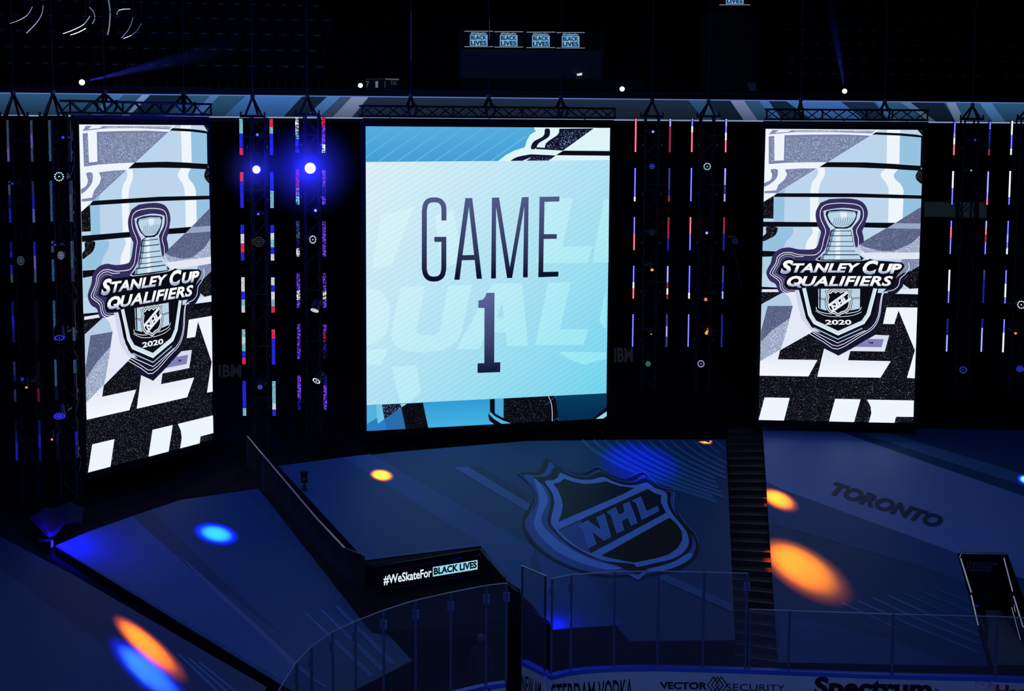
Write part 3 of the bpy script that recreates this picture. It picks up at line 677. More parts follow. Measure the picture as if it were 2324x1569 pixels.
a.poly(K3([(465, 395), (545, 372), (588, 335), (690, 372), (820, 395), (960, 385), (1050, 365), (1200, 418), (1375, 438), (1240, 510), (525, 818), (560, 720), (575, 640), (560, 560), (520, 460)]), SH_D)
a.poly(K3([(525, 905), (1520, 450), (1600, 500), (1668, 520), (1665, 600), (1725, 715), (890, 1165), (760, 1110), (640, 1020)]), SH_D)
a.poly(K3([(535, 912), (780, 800), (860, 1130), (890, 1160), (760, 1108), (640, 1020)]), SH_M)
a.poly(K3([(1000, 1195), (1760, 770), (1840, 840), (1900, 930), (1902, 1020), (1850, 1110), (1750, 1180), (1600, 1225), (1400, 1265), (1360, 1270), (1150, 1230)]), SH_B)
a.poly(K3([(1290, 1395), (1410, 1415), (1490, 1358), (1498, 1392), (1412, 1468)]), SH_L)
for L in ([(745, 865), (850, 805), (1005, 915), (950, 770), (1035, 730), (1110, 985), (1030, 1025), (895, 920), (945, 1065), (860, 1110), (800, 900)],
          [(1065, 710), (1160, 660), (1195, 745), (1265, 710), (1245, 625), (1315, 595), (1400, 830), (1335, 860), (1300, 772), (1225, 810), (1255, 910), (1175, 945), (1110, 745)],
          [(1340, 585), (1440, 540), (1505, 705), (1625, 645), (1645, 695), (1455, 795), (1390, 605)]):
    a.poly(K3(L), ink('shield_letters', (.12, .26, .65))); a.line(K3(L), 1.1, SH_L, True)
for P in ([(70, 272), (200, 385), (265, 500), (270, 590), (215, 720), (230, 890)], [(1862, 470), (1845, 560), (1840, 650), (1880, 760), (1960, 860), (2045, 955), (2085, 1060)], [(835, 258), (962, 205), (1040, 255)], [(1310, 325), (1470, 263), (1620, 405), (1720, 450), (1862, 470)]):
    a.line(smooth(K3(P), 3), .9, SH_L)
tarp(PL3, [(632, 1058), (900, 1026), (1200, 1001), (1480, 998), (1648, 998), (1668, 1453), (1430, 1455), (1402, 1423), (1388, 1419), (1255, 1430), (1226, 1396), (1192, 1355), (1162, 1335), (1126, 1292), (1086, 1231), (830, 1272)],
     'blue seat tarp printed with a large silver shield and NHL letters', TEAL, a)
# right tarp with TORONTO
a = Art()
a.poly([(1730, 967), (1882, 967), (1911, 982), (2060, 1035), (2330, 1129), (2900, 1335), (2900, 1500), (2345, 1320), (2306, 1309), (2287, 1258), (2172, 1256), (1774, 1111), (1739, 1093)], PALEB)
a.poly([(1739, 1093), (1774, 1111), (2172, 1256), (2190, 1322), (2100, 1290), (1790, 1200), (1744, 1190)], TEAL2)
a.poly([(1910, 970), (1985, 972), (2324, 1078), (2900, 1270), (2900, 1310), (2324, 1104)], STRIPE)
a.poly([(1985, 972), (2950, 990), (2900, 1270), (2324, 1078)], TEAL)
for k in range(7):
    x0, y0 = 1912 + 34 * k, 1370 - 6 * k
    P = [(x0, y0), (x0 + 120, y0 + 55), (2222, y0 + 55 + (2222 - x0 - 120) * .40)] if x0 < 2080 else [(x0, y0), (2222, y0 + (2222 - x0) * .42)]
    P = [p for p in P if p[0] <= 2222 and p[1] < 1500]
    if len(P) > 1: a.line(P, 5, STRIPE if k < 4 else TEAL2)
a.poly([(1890, 1420), (2040, 1460), (2160, 1512), (1770, 1505), (1766, 1400)], TEAL2)
a.text('TORONTO', [(1893, 1093), (2143, 1173), (2133, 1203), (1883, 1123)], ink('toronto', (.014, .045, .11)), .058, .30, 1.0)
tarp(PL4, [(1730, 966), (3000, 990), (3160, 1590), (2392, 1540), (2287, 1258), (2172, 1256), (2243, 1512), (1765, 1503)], 'blue seat tarp lettered TORONTO on a pale diagonal band', TEAL, a)
# left tarp
a = Art()
a.poly([(128, 1238), (300, 1172), (440, 1298), (560, 1400), (668, 1512), (644, 1548)], TEAL2)
a.poly([(300, 1172), (345, 1160), (520, 1330), (640, 1440), (520, 1350), (440, 1298)], TEALD)
a.poly([(402, 1256), (480, 1326), (580, 1416), (676, 1507), (670, 1515), (575, 1425), (476, 1334)], GREYB)
for k in range(3): a.poly([(690 + 34 * k, 1392 - 8 * k), (696 + 36 * k, 1392 - 8 * k), (850 + 24 * k, 1534 - 14 * k), (838 + 24 * k, 1538 - 14 * k)], STRIPE)
a.poly([(676, 1507), (720, 1545), (745, 1560), (735, 1562), (700, 1540), (668, 1515)], GREYB)
tarp(PL2, [(125, 1240), (200, 1207), (300, 1172), (410, 1135), (585, 1110), (935, 1500), (800, 1570), (668, 1572)], 'blue seat tarp with one thin grey diagonal line, left of the glass railing', TEAL, a)
# far left tarp
a = Art()
a.poly([(-200, 1250), (-40, 1260), (330, 1540), (380, 1700), (-200, 1700)], ink('teal_left', (.028, .09, .20)))
for k in range(3): a.poly([(400 + 24 * k, 1484 + 10 * k), (407 + 24 * k, 1484 + 10 * k), (520 + 22 * k, 1590), (510 + 22 * k, 1590)], STRIPE)
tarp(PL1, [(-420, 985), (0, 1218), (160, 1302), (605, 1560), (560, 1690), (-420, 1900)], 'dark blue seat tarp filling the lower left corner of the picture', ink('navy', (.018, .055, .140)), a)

# ------------------------------------------------------------------ aisle stairs between the two right-hand tarps
st = thing('aisle_stairs', on_plane(1700, 1240, *PL4), None, None); st['kind'] = 'structure'
tl_, bl_ = on_plane(1650, 950, *PL3), on_plane(1668.5, 1462, *PL3)
tr_, br_ = on_plane(1728, 950, *PL4), on_plane(1765, 1498, *PL4)
N = 26
for k in range(N):
    f0, f1 = k / N, (k + 1) / N
    A0, B0_ = tl_.lerp(bl_, f0), tr_.lerp(br_, f0); A1, B1_ = tl_.lerp(bl_, f1), tr_.lerp(br_, f1)
    z = (A1.z + B1_.z) / 2 - .16
    for q in (A0, B0_, A1, B1_): q.z = z
    m = MB(); m.prism([A0, B0_, B1_, A1], (0, 0, -.22), STEP)
    e0, e1 = A1.copy(), B1_.copy(); e0.z = e1.z = z + .004
    back = (A0 - A1).normalized() * .05; bk2 = (B0_ - B1_).normalized() * .05
    m.prism([e0, e1, e1 + bk2, e0 + back], (0, 0, -.03), NOSE)
    m.build('step', st)

# ------------------------------------------------------------------ left aisle, its carpet and glass railing
m = MB(); P2 = lambda x, y: on_plane(x, y, *PL2) - UP * .25
m.prism([P2(560, 1060), P2(600, 1085), P2(850, 1330), P2(868, 1420), P2(760, 1302), P2(590, 1108)], (0, 0, -.1), CARPET)
m.build('aisle_carpet', kind='structure')
P3 = lambda x, y: on_plane(x, y, *PL3)
rl = thing('glass_railing', P3(700, 1160), 'dark glass railing with thin posts running down between the two left tarps', 'railing')
base = [P3(566, 1035), P3(602, 1085), P3(662, 1150), P3(722, 1222), P3(784, 1292), P3(832, 1290)]
tops = [(562, 990), (597, 1032), (657, 1103), (718, 1176), (782, 1245), (826, 1262)]
RT = []
for b, tp in zip(base, tops):
    d = ray(*tp); s_ = (b.y - CAM.y) / d.y; q = CAM + d * s_; q.x = q.x; RT.append(Vector((b.x + (q.x - b.x), b.y, q.z)))
for i, (b, q) in enumerate(zip(base, RT)):
    m = MB(); m.beam(Vector((q.x, q.y, b.z - .3)), q, .035, RAILM); m.build('post', rl)
m = MB(); m.tube(RT, .025, STEEL); m.build('handrail', rl)
for i in range(len(RT) - 1):
    m = MB(); a0, b0 = RT[i], RT[i + 1]; u = UP * .75
    m.prism([a0 - UP * .06, b0 - UP * .06, b0 - u, a0 - u], Vector((.012, .006, 0)), glass_mat('railing_glass', .02)); m.build('glass_panel', rl)
# small remote camera standing on the tarp beside the railing
c = P3(691, 1112) + UP * .04; t = thing('remote_camera', c, 'small black remote camera standing on the tarp beside the glass railing', 'camera')
m = MB(); m.disc(c + UP * .005, UP, .10, .06, .05, BLACK); m.tube([c + UP * .04, c + UP * .16], .025, BLACK); m.build('stand', t)
m = MB(); m.box(c + UP * .27, (.16, .14, .22), BLACK); m.box(c + UP * .40, (.19, .17, .06), BLACK); m.build('camera_head', t)
m = MB(); m.disc(c + UP * .27 + Vector((0, -.06, 0)), (0, -1, 0), .05, .045, .08, STEEL, 12); m.build('lens', t)

# ------------------------------------------------------------------ tunnel mouth with the LED sign
e0, e1 = P3(830, 1272), P3(1086, 1231)
vn = (e1 - e0).cross(UP).normalized()
if vn.y > 0: vn = -vn
V = lambda x, y: on_plane(x, y, e0 + vn * .42, vn)
tp = thing('tunnel_sign', V(975, 1340), 'slanted LED sign reading #WeSkateFor BLACK LIVES above the tunnel mouth', 'sign')
m = MB(); m.prism([V(838, 1284), V(1086, 1249), V(1090, 1312), V(866, 1356), V(850, 1320)], -vn * .3, DRAPE); m.build('fascia', tp)
m = MB(); q = [V(862, 1295), V(1087, 1258), V(1087, 1300), V(862, 1338)]
m.prism([p + vn * .06 for p in q], -vn * .05, surf('sign_glass', (.004, .004, .006), .2)); m.build('sign_panel', tp)
m = MB(); m.beam(q[0] + vn * .07, q[1] + vn * .07, .02, STEEL); m.beam(q[3] + vn * .07 + (q[2] - q[3]) * .12, q[2] + vn * .07, .02, STEEL); m.beam(V(842, 1287) + vn * .03, V(1092, 1247) + vn * .03, .03, BLACK); m.build('trim_strip', tp)
S_ = lambda p: T((600, 1220), 3.631, p)
a = Art(); a.text('#WeSkateFor', S_([(975, 308), (1370, 246), (1370, 326), (975, 392)]), emis((226, 240, 250), 1.0), .02)
a.poly(S_([(1380, 240), (1748, 180), (1748, 258), (1380, 318)]), emis((150, 214, 236)))
a.text('BLACK LIVES', S_([(1388, 246), (1741, 189), (1741, 246), (1388, 305)]), emis((6, 10, 18)), .045)
a.build('display_image', lambda x, y, k: V(x, y) + vn * (.062 + .002 * k), tp)
# tunnel walls and dark floor below
m = MB()
T0, T1 = V(850, 1336), V(1088, 1302)
m.prism([T0 - vn * .4, T1 - vn * .4, Vector((T1.x, T1.y, 0)) - vn * .4, Vector((T0.x, T0.y, 0)) - vn * .4], -vn * .2, DRAPE)
m.build('wall_tunnel', kind='structure')
# stepped picket railing down the right side of the tunnel
pr = thing('picket_railing', P3(1160, 1335), 'black picket handrail stepping down from the LED sign towards the boards', 'railing')
for i, (x0, y0, x1, y1) in enumerate(((1100, 1264, 1124, 1296), (1126, 1296, 1158, 1334), (1162, 1338, 1190, 1358), (1192, 1368, 1222, 1396), (1226, 1412, 1258, 1432))):
    A, B = P3(x0, y0) + Vector((-.10, -.10, 0)), P3(x1, y1) + Vector((-.10, -.10, 0)); h = .22
    m = MB(); m.tube([A + UP * (h - .3), A + UP * h, A.lerp(B, .9) + UP * (h + .0), B + UP * (h - .12), B + UP * (h - .6)], .025, BLACK); m.build('handrail', pr)
    for j in range(6):
        q = A.lerp(B, (j + .5) / 6); m = MB(); m.beam(q + UP * (h - .02), q + UP * (h - .7), .018, BLACK); m.build('picket', pr)
# dark front wall under the centre tarp, behind the glass
def drop(name, px, PL, z=0.0, off=.02):
    m = MB(); pts = [on_plane(x, y, *PL) for x, y in px]
    for a0, b0 in zip(pts, pts[1:]):
        d = (b0 - a0).cross(UP).normalized() * .06
        s_ = d.normalized() * (-.14 if d.y < 0 else .14); a0, b0 = a0 + s_, b0 + s_
        m.prism([a0 - UP * .56, b0 - UP * .56, Vector((b0.x, b0.y, z)), Vector((a0.x, a0.y, z))], d, DRAPE)
    m.build(name, kind='structure')
drop('wall_front', [(1092, 1250), (1126, 1292), (1162, 1335), (1192, 1355), (1226, 1396), (1255, 1430), (1388, 1419), (1402, 1423), (1430, 1455), (1668, 1453)], PL3)
drop('wall_right', [(1765, 1503), (2243, 1512)], PL4)
drop('wall_left', [(935, 1500), (800, 1570)], PL2)

# ================================================================== RINK BOARDS AND GLASS
ZBD = 1.12
def boards(name, path, label, top_px=None):
    """path: list of (x pixel, 3-D point at cap height)"""
    t = thing(name, Vector((path[len(path) // 2][1].x, path[len(path) // 2][1].y, 0)), label, 'boards')
    m = MB(); c = MB(); k = MB()
    for (xa, a0), (xb, b0) in zip(path, path[1:]):
        d = (b0 - a0).normalized(); o = Vector((-d.y, d.x, 0)) * .12
        if o.y < 0: o = -o
        m.prism([a0 - UP * .09, b0 - UP * .09, b0 - UP * .95, a0 - UP * .95], o, WHITEB)
        k.prism([a0 - UP * .95 - o * .05, b0 - UP * .95 - o * .05, b0 - UP * 1.12 - o * .05, a0 - UP * 1.12 - o * .05], o * 1.05, surf('kick_yellow', (.6, .45, .05), .5))
        c.prism([a0 - UP * .09 - o * .15, b0 - UP * .09 - o * .15, b0 - o * .15, a0 - o * .15], o * 1.3, BLUEB)
    m.build('dasher_panel', t); c.build('cap_rail', t); k.build('kick_plate', t); return t
def glass_run(name, label, posts, zt, wide=True, group=None):
    """posts: 3-D points on the cap; zt: top height of each pane"""
    t = thing(name, posts[0], label, 'glass')
    for i, p in enumerate(posts):
        q = p + Vector((0, .05, 0)); m = MB(); m.box(Vector((q.x, q.y, (ZBD + zt) / 2)), (.05, .05, zt - ZBD), POSTM)
        if wide: m.box(Vector((q.x, q.y, zt - .30)), (.14, .02, .20), PLATEM)
        m.build('post', t)
    for p, q in zip(posts, posts[1:]):
        a0, b0 = p + Vector((0, .05, 0)), q + Vector((0, .05, 0)); d = (b0 - a0).normalized(); o = Vector((-d.y, d.x, 0)) * .014
        A, B = a0 + d * .012, b0 - d * .012
        m = MB(); m.prism([A, B, Vector((B.x, B.y, zt)), Vector((A.x, A.y, zt))], o, glass_mat()); g = m.build('pane', t)
        m = MB(); m.beam(Vector((A.x, A.y, zt)) + o / 2, Vector((B.x, B.y, zt)) + o / 2, .016, surf('glass_edge', (.50, .52, .60), .3)); m.build('pane_edge', t)
    return t
PLATEM = surf('post_plate', (.15, .19, .34), .4, 0, .4)
POSTM = surf('post_plastic', (.085, .105, .19), .4, 0, .4)
RP = [(1250, 1535), (1283, 1526), (1316, 1521), (1365, 1517), (1415, 1515), (1490, 1514), (1608, 1517), (1700, 1520), (1780, 1523), (1968, 1531), (2237, 1537), (2324, 1541), (2480, 1549)]
RPATH = [(x, at_z(x, y, ZBD)) for x, y in RP]
bd = boards('rink_boards', RPATH, 'white rink boards with a blue cap rail and black advertising along the bottom right')
def on_boards(x, y, k):
    for (xa, a0), (xb, b0) in zip(RPATH, RPATH[1:]):
        if x <= xb or xb == RPATH[-1][0]:
            d = (b0 - a0).normalized(); n = Vector((d.y, -d.x, 0))
            return on_plane(x, y, a0, n) + n * (.004 + .001 * k)
def ad(*args):
    a = Art(); a.text(*args); a.build('printed_lettering', on_boards, bd)
ad('STERDAM VODKA', [(1251, 1553), (1436, 1541), (1436, 1594), (1251, 1608)], INK, .012)
ad('VECTOR', [(1497, 1548), (1606, 1549), (1605, 1566), (1499, 1564)], INK, .035)
a = Art()
for dx in (-9, 0, 9):
    a.line([(1628 + dx, 1537), (1641 + dx, 1555), (1628 + dx, 1573), (1615 + dx, 1555)], 2.4, INK, True)
ad('SECURITY.', [(1648, 1552), (1786, 1555), (1786, 1570), (1648, 1568)], INK, .0)
ad('Spectrum', [(1849, 1536), (2116, 1541), (2114, 1600), (1847, 1595)], INK, .045)
a.build('printed_emblem', on_boards, bd); a = Art()
a.poly([(2122, 1562), (2146, 1575), (2120, 1588)], BLUEINK)
ad('Har', [(2260, 1554), (2332, 1557), (2332, 1590), (2260, 1586)], REDINK, .04)
a.build('printed_emblem', on_boards, bd); a = Art()
a.line(smooth([(2216, 1562), (2214, 1553), (2222, 1549), (2230, 1556), (2234, 1549), (2244, 1549), (2248, 1556), (2240, 1566), (2232, 1574)], 3), 1.0, REDINK)
a.line(smooth([(2240, 1560), (2250, 1552), (2256, 1562), (2250, 1574)], 3), 1.0, BLUEINK)
a.build('printed_emblem', on_boards, bd)
# curved end of the boards, left of the gap
LP = [(633, 1569), (673, 1506), (706, 1471), (754, 1437), (806, 1413), (870, 1388), (943, 1365), (1023, 1347), (1104, 1331), (1150, 1326)]
ZG = 3.3
LPATH = [(x, at_z(x, y, ZG)) for x, y in LP]
for i, (x, p) in enumerate(LPATH): LPATH[i] = (x, Vector((p.x, p.y, ZBD)))
ext = LPATH[0][1] + (LPATH[0][1] - LPATH[1][1]).normalized() * 1.6; LPATH.insert(0, (560, ext))
lb = boards('rink_boards', LPATH, 'curved white rink boards with a red stripe below the tall curved glass')
a_, b_ = LPATH[-2][1], LPATH[-1][1]; dd = (b_ - a_).normalized(); nn = Vector((dd.y, -dd.x, 0))
m = MB(); c = a_.lerp(b_, .15) - UP * .52 + nn * .012; m.box(c, (.07, .02, .86), REDINK, dd.to_track_quat('X', 'Z').to_matrix()); m.build('goal_line_stripe', lb)
glass_run('rink_glass', 'tall curved run of rink glass in front of the left tarp', [p for x, p in LPATH if x not in (1150,)][1:] + [LPATH[-1][1]], ZG)
def rp(x):
    for (xa, a0), (xb, b0) in zip(RPATH, RPATH[1:]):
        if xa <= x <= xb: return a0.lerp(b0, (x - xa) / (xb - xa))
glass_run('rink_glass', 'tall straight rink glass below the shield print', [rp(x) for x in (1251, 1295, 1393, 1492, 1595, 1692)], 3.28)
glass_run('rink_glass', 'lower rink glass in front of the TORONTO tarp', [rp(x) for x in (1700, 1790, 2025, 2260, 2470)], 2.47, False)
# gate leaf beside the gap
g0, g1 = at_z(1184, 1500, ZBD), at_z(1236, 1527, ZBD)
gt = boards('rink_gate', [(1184, g0), (1236, g1)], 'short white gate panel lettered NEW AM standing open beside the gap in the boards')
gt['category'] = 'gate'
gd = (g1 - g0).normalized(); gn = Vector((gd.y, -gd.x, 0))
a = Art(); a.text('NEW AM', [(1185, 1531), (1228, 1549), (1228, 1588), (1185, 1572)], INK, .01)
a.build('printed_lettering', lambda x, y, k: on_plane(x, y, g0, gn) + gn * .005, gt)
for nm, p in (('post', g0), ('post', g1)):
    m = MB(); m.box(p + UP * 1.08 + Vector((0, .05, 0)), (.05, .05, 2.16), STEEL); m.build(nm, gt)
m = MB(); m.prism([g0 + UP * .02, g1 + UP * .02, g1 + UP * 2.16, g0 + UP * 2.16], gn * -.014, glass_mat()); m.build('pane', gt)
m = MB(); m.beam(g0 + UP * 2.17, g1 + UP * 2.17, .022, STEEL); m.build('top_rail', gt)

# ================================================================== stair portal in the right tarp
P4 = lambda x, y: on_plane(x, y, *PL4)
q0, q1 = P4(2172, 1256), P4(2287, 1258); pn = (q1 - q0).cross(UP).normalized()
if pn.y > 0: pn = -pn
pt = thing('stair_portal', (q0 + q1) / 2 - UP * 1.5, 'dark stair opening with chrome rails and a playoffs sign, lower right', 'stairway')
b0_, b1_ = q0 + pn * .16 - UP * .06 + (q1 - q0) * .07, q1 + pn * .16 - UP * .06 - (q1 - q0) * .07
m = MB(); m.prism([b0_, b1_, Vector((b1_.x, b1_.y, 1.0)), Vector((b0_.x, b0_.y, 1.0))], -pn * .1, DRAPE); m.build('back_panel', pt)
zf = 1.0
L0, L1 = P4(2172, 1256), P4(2238, 1494); R0, R1 = P4(2287, 1258), P4(2374, 1492)
for A, B in ((L0, L1), (R0, R1)):
    m = MB(); d = (B - A).cross(UP).normalized() * .06; iw = Vector((.10 if A is L0 else -.10, -.10, -.05)); A, B = A + iw, B + iw; m.prism([A, B, Vector((B.x, B.y, 0)), Vector((A.x, A.y, 0))], d, DRAPE); m.build('side_panel', pt)
F = lambda x, y: at_z(x, y, zf)
m = MB(); m.prism([F(2196, 1352), F(2288, 1354), F(2340, 1500), F(2244, 1500)], (0, 0, -.1), GREENF); m.build('landing', pt)
m = MB(); m.prism([F(2192, 1316), F(2288, 1318), F(2290, 1352), F(2198, 1350)], (0, 0, .12), DRAPE); m.build('threshold', pt)
for x0, y0, x1, y1 in ((2194, 1317, 2266, 1318), (2200, 1349, 2226, 1350), (2238, 1350, 2273, 1351)):
    m = MB(); m.beam(F(x0, y0) + UP * .13, F(x1, y1) + UP * .13, .025, STEEL); m.build('edge_strip', pt)
m = MB(); m.prism([F(2221, 1352) + UP * .01, F(2236, 1352) + UP * .01, F(2232, 1380) + UP * .01, F(2243, 1420) + UP * .01, F(2240, 1465) + UP * .01, F(2234, 1462) + UP * .01, F(2236, 1422) + UP * .01, F(2217, 1390) + UP * .01], (0, 0, .03), DRAPE); m.build('silhouette_sheet', pt)  # added dark sheet stands in for a silhouette on the landing
def rail(px, h, r=.035):
    pts = [P4(x + (7 if x < 2232 else -7), y + 5) + UP * hh for (x, y), hh in zip(px, h)]
    m = MB(); m.tube(pts, r, CHROME, 8); m.build('rail', pt)
rail([(2172, 1268), (2176, 1262), (2284, 1264), (2290, 1272)], (.06, .12, .12, .06))
rail([(2174, 1270), (2198, 1348), (2196, 1362)], (.06, .06, -.15)); rail([(2170, 1272), (2192, 1352)], (-.1, -.1), .02)
rail([(2198, 1356), (2214, 1425), (2212, 1438)], (.08, .08, -.15)); rail([(2194, 1360), (2208, 1440)], (-.1, -.1), .02)
rail([(2286, 1270), (2306, 1346), (2304, 1362)], (.06, .06, -.15)); rail([(2296, 1285), (2312, 1376)], (-.1, -.1), .02)
rail([(2308, 1358), (2330, 1430)], (.08, .08)); rail([(2304, 1366), (2324, 1440)], (-.1, -.1), .02)
a = Art(); PVT = surf('sign_grey', (.10, .11, .15), .5)
a.text('STANLEY CUP', [(2193, 1275), (2265, 1277), (2263, 1284), (2192, 1282)], PVT, .02, .25); a.text('PLAYOFFS', [(2193, 1284), (2250, 1286), (2248, 1293), (2192, 1291)], PVT, .02, .25)
a.poly([(2200, 1293), (2250, 1295), (2250, 1297), (2200, 1296)], PVT)
a.build('sign_lettering', lambda x, y, k: on_plane(x, y, q0 + pn * .17, pn) + pn * .002 * k, pt)
# tall post between the panes in front of the portal
# ================================================================== TRUSSES over the screens
def tube_part(name, parent, a, b, r, m=BLACK, n=6):
    mb_ = MB(); mb_.tube([a, b], r, m, n); return mb_.build(name, parent)
def sling(parent, apex, feet, r=.035):
    for f in feet: tube_part('sling', parent, apex, f, r)
    mb_ = MB(); mb_.disc(apex - UP * .03, UP, .06, .06, .10, STEEL, 8); mb_.build('shackle', parent)
    tube_part('hoist_chain', parent, apex + UP * .05, Vector((apex.x, apex.y, CEIL)), .012, surf('chain', (.05, .05, .06), .5), 5)
def truss(key, label, u0, u1, apx, bays):
    t_, tl, ax, nrm, w = SCREENS[key]
    z0, z1 = 13.28, 13.56
    t = thing('lighting_truss', tl + ax * (w / 2) + UP * .2, label, 'truss')
    P = lambda u, z, d: Vector((tl.x, tl.y, 0)) + ax * u + nrm * d + UP * z
    for z in (z0, z1):
        for d in (-.30, .0): tube_part('chord', t, P(u0, z, d), P(u1, z, d), .03)
    n = bays
    for i in range(n):
        ua, ub = u0 + (u1 - u0) * i / n, u0 + (u1 - u0) * (i + 1) / n
        tube_part('brace', t, P(ua, z0 if i % 2 else z1, 0), P(ub, z1 if i % 2 else z0, 0), .018)
        tube_part('brace', t, P(ua, z1 if i % 2 else z0, -.3), P(ub, z0 if i % 2 else z1, -.3), .014)
    for u in [u0 + .03, u1 - .03] + [u0 + (u1 - u0) * f for f in (.18, .35, .62, .78)]: tube_part('upright', t, P(u, z0, 0), P(u, z1, 0), .024)
    for px, py, w_ in apx:
        ap = on_plane(px, py, Vector((tl.x, tl.y, 0)) - nrm * .15, nrm)
        u = (ap - tl).dot(ax)
        sling(t, ap, [P(u - w_, z1, 0), P(u + w_, z1, -.3), P(u - w_ * .7, z1, -.3), P(u + w_ * .7, z1, 0)])
        for s_ in (-w_, w_):       # cable bundles hanging over the chord
            mb_ = MB(); mb_.tube([P(u + s_, z1 + .04, .03), P(u + s_ * .9, z0 + .16, .06), P(u + s_ * .6, z0 + .02, .03)], .035, BLACK); mb_.build('cable_bundle', t)
    # hanging brackets down to the screen
    for f in (.1, .5, .9): tube_part('bracket', t, P(w * f, z0, -.15), P(w * f, 13.235, -.15), .025)
truss('L', 'black box truss above the angled left screen', -.28, 4.62, ((237, 212, .22), (417, 213, .22)), 14)
truss('M', 'long black box truss above the GAME 1 screen', -.12, 7.30, ((932, 219, .12), (1109, 221, .14), (1273, 223, .14)), 20)
truss('R', 'black box truss above the right-hand screen', .0, 4.60, ((1817, 228, .05), (2008, 231, .12)), 12)

# ================================================================== LIGHT TOWERS with LED strips
CL = {'B': (40, 45, 255), 'b': (34, 34, 170), 'W': (240, 245, 255), 'C': (140, 215, 232), 'R': (255, 52, 96), 'r': (150, 34, 70), 'P': (110, 60, 235), 'p': (150, 120, 240),
      'D': (28, 30, 80), 'S': (92, 118, 160), 's': (60, 70, 140), 'T': (70, 130, 190), 'k': (20, 18, 40), 'L': (120, 130, 255)}
def pixel_mesh(cx_, cy_, ztop, length, width, spec, style, dim=1.0):
    rows, cols = (34, 3) if style == 'spark' else ((27, 3) if style == 'bar' else (22, 1))
    vs, fs, cs = [], [], []
    for i in range(rows):
        ch = spec[min(len(spec) - 1, int(i / rows * len(spec)))]; base = CL[ch]
        for j in range(cols):
            h = length / rows; z = ztop - (i + .5) * h; x = cx_ - width / 2 + (j + .5) * width / cols
            gx, gz = width / cols * .44, h * (.36 if style != 'bead' else .42)
            k = dim
            if style == 'spark':
                k = random.choice((.10, .25, .8, 1.3)) * (1.25 if ch in 'PW' else 1)
                gx *= .9
            if style == 'bar': k = dim * random.uniform(.6, 1.05) * (1.0 if j != 1 else 1.1)
            b = len(vs)
            vs += [(x - gx, cy_, z - gz), (x + gx, cy_, z - gz), (x + gx, cy_, z + gz), (x - gx, cy_, z + gz)]; fs.append((b, b + 1, b + 2, b + 3))
            hot = style == 'bead'
            col = rgb(base)
            if hot and ch in 'BR': col = tuple(min(1, 1.0 * v + .0 * w) for v, w in zip(rgb(base), (.75, .78, 1, 1) if ch == 'B' else (1, .6, .75, 1)))
            s = 1.0 if ch in 'kDsSTb' else (1.25 if style == 'bar' else 1.5)
            cs += [(col[0] * k, col[1] * k, col[2] * k, s)]
            if hot and ch in 'BRWLP':        # white-hot diode in the middle of the bead
                b = len(vs); gx *= .5; gz *= .55
                vs += [(x - gx, cy_ - .004, z - gz), (x + gx, cy_ - .004, z - gz), (x + gx, cy_ - .004, z + gz), (x - gx, cy_ - .004, z + gz)]; fs.append((b, b + 1, b + 2, b + 3))
                cs += [(.9, .85, 1.0, 1.2) if ch != 'R' else (1.0, .75, .85, 1.2)]
    me = bpy.data.meshes.new('led_pixels'); me.from_pydata(vs, [], fs)
    at = me.color_attributes.new('Col', 'FLOAT_COLOR', 'CORNER')
    for p in me.polygons:
        for li in p.loop_indices: at.data[li].color = cs[p.index]
    me.materials.append(led_pixels()); return me
PITCHZ, SLEN = 1.415, .96
TOWERX = []
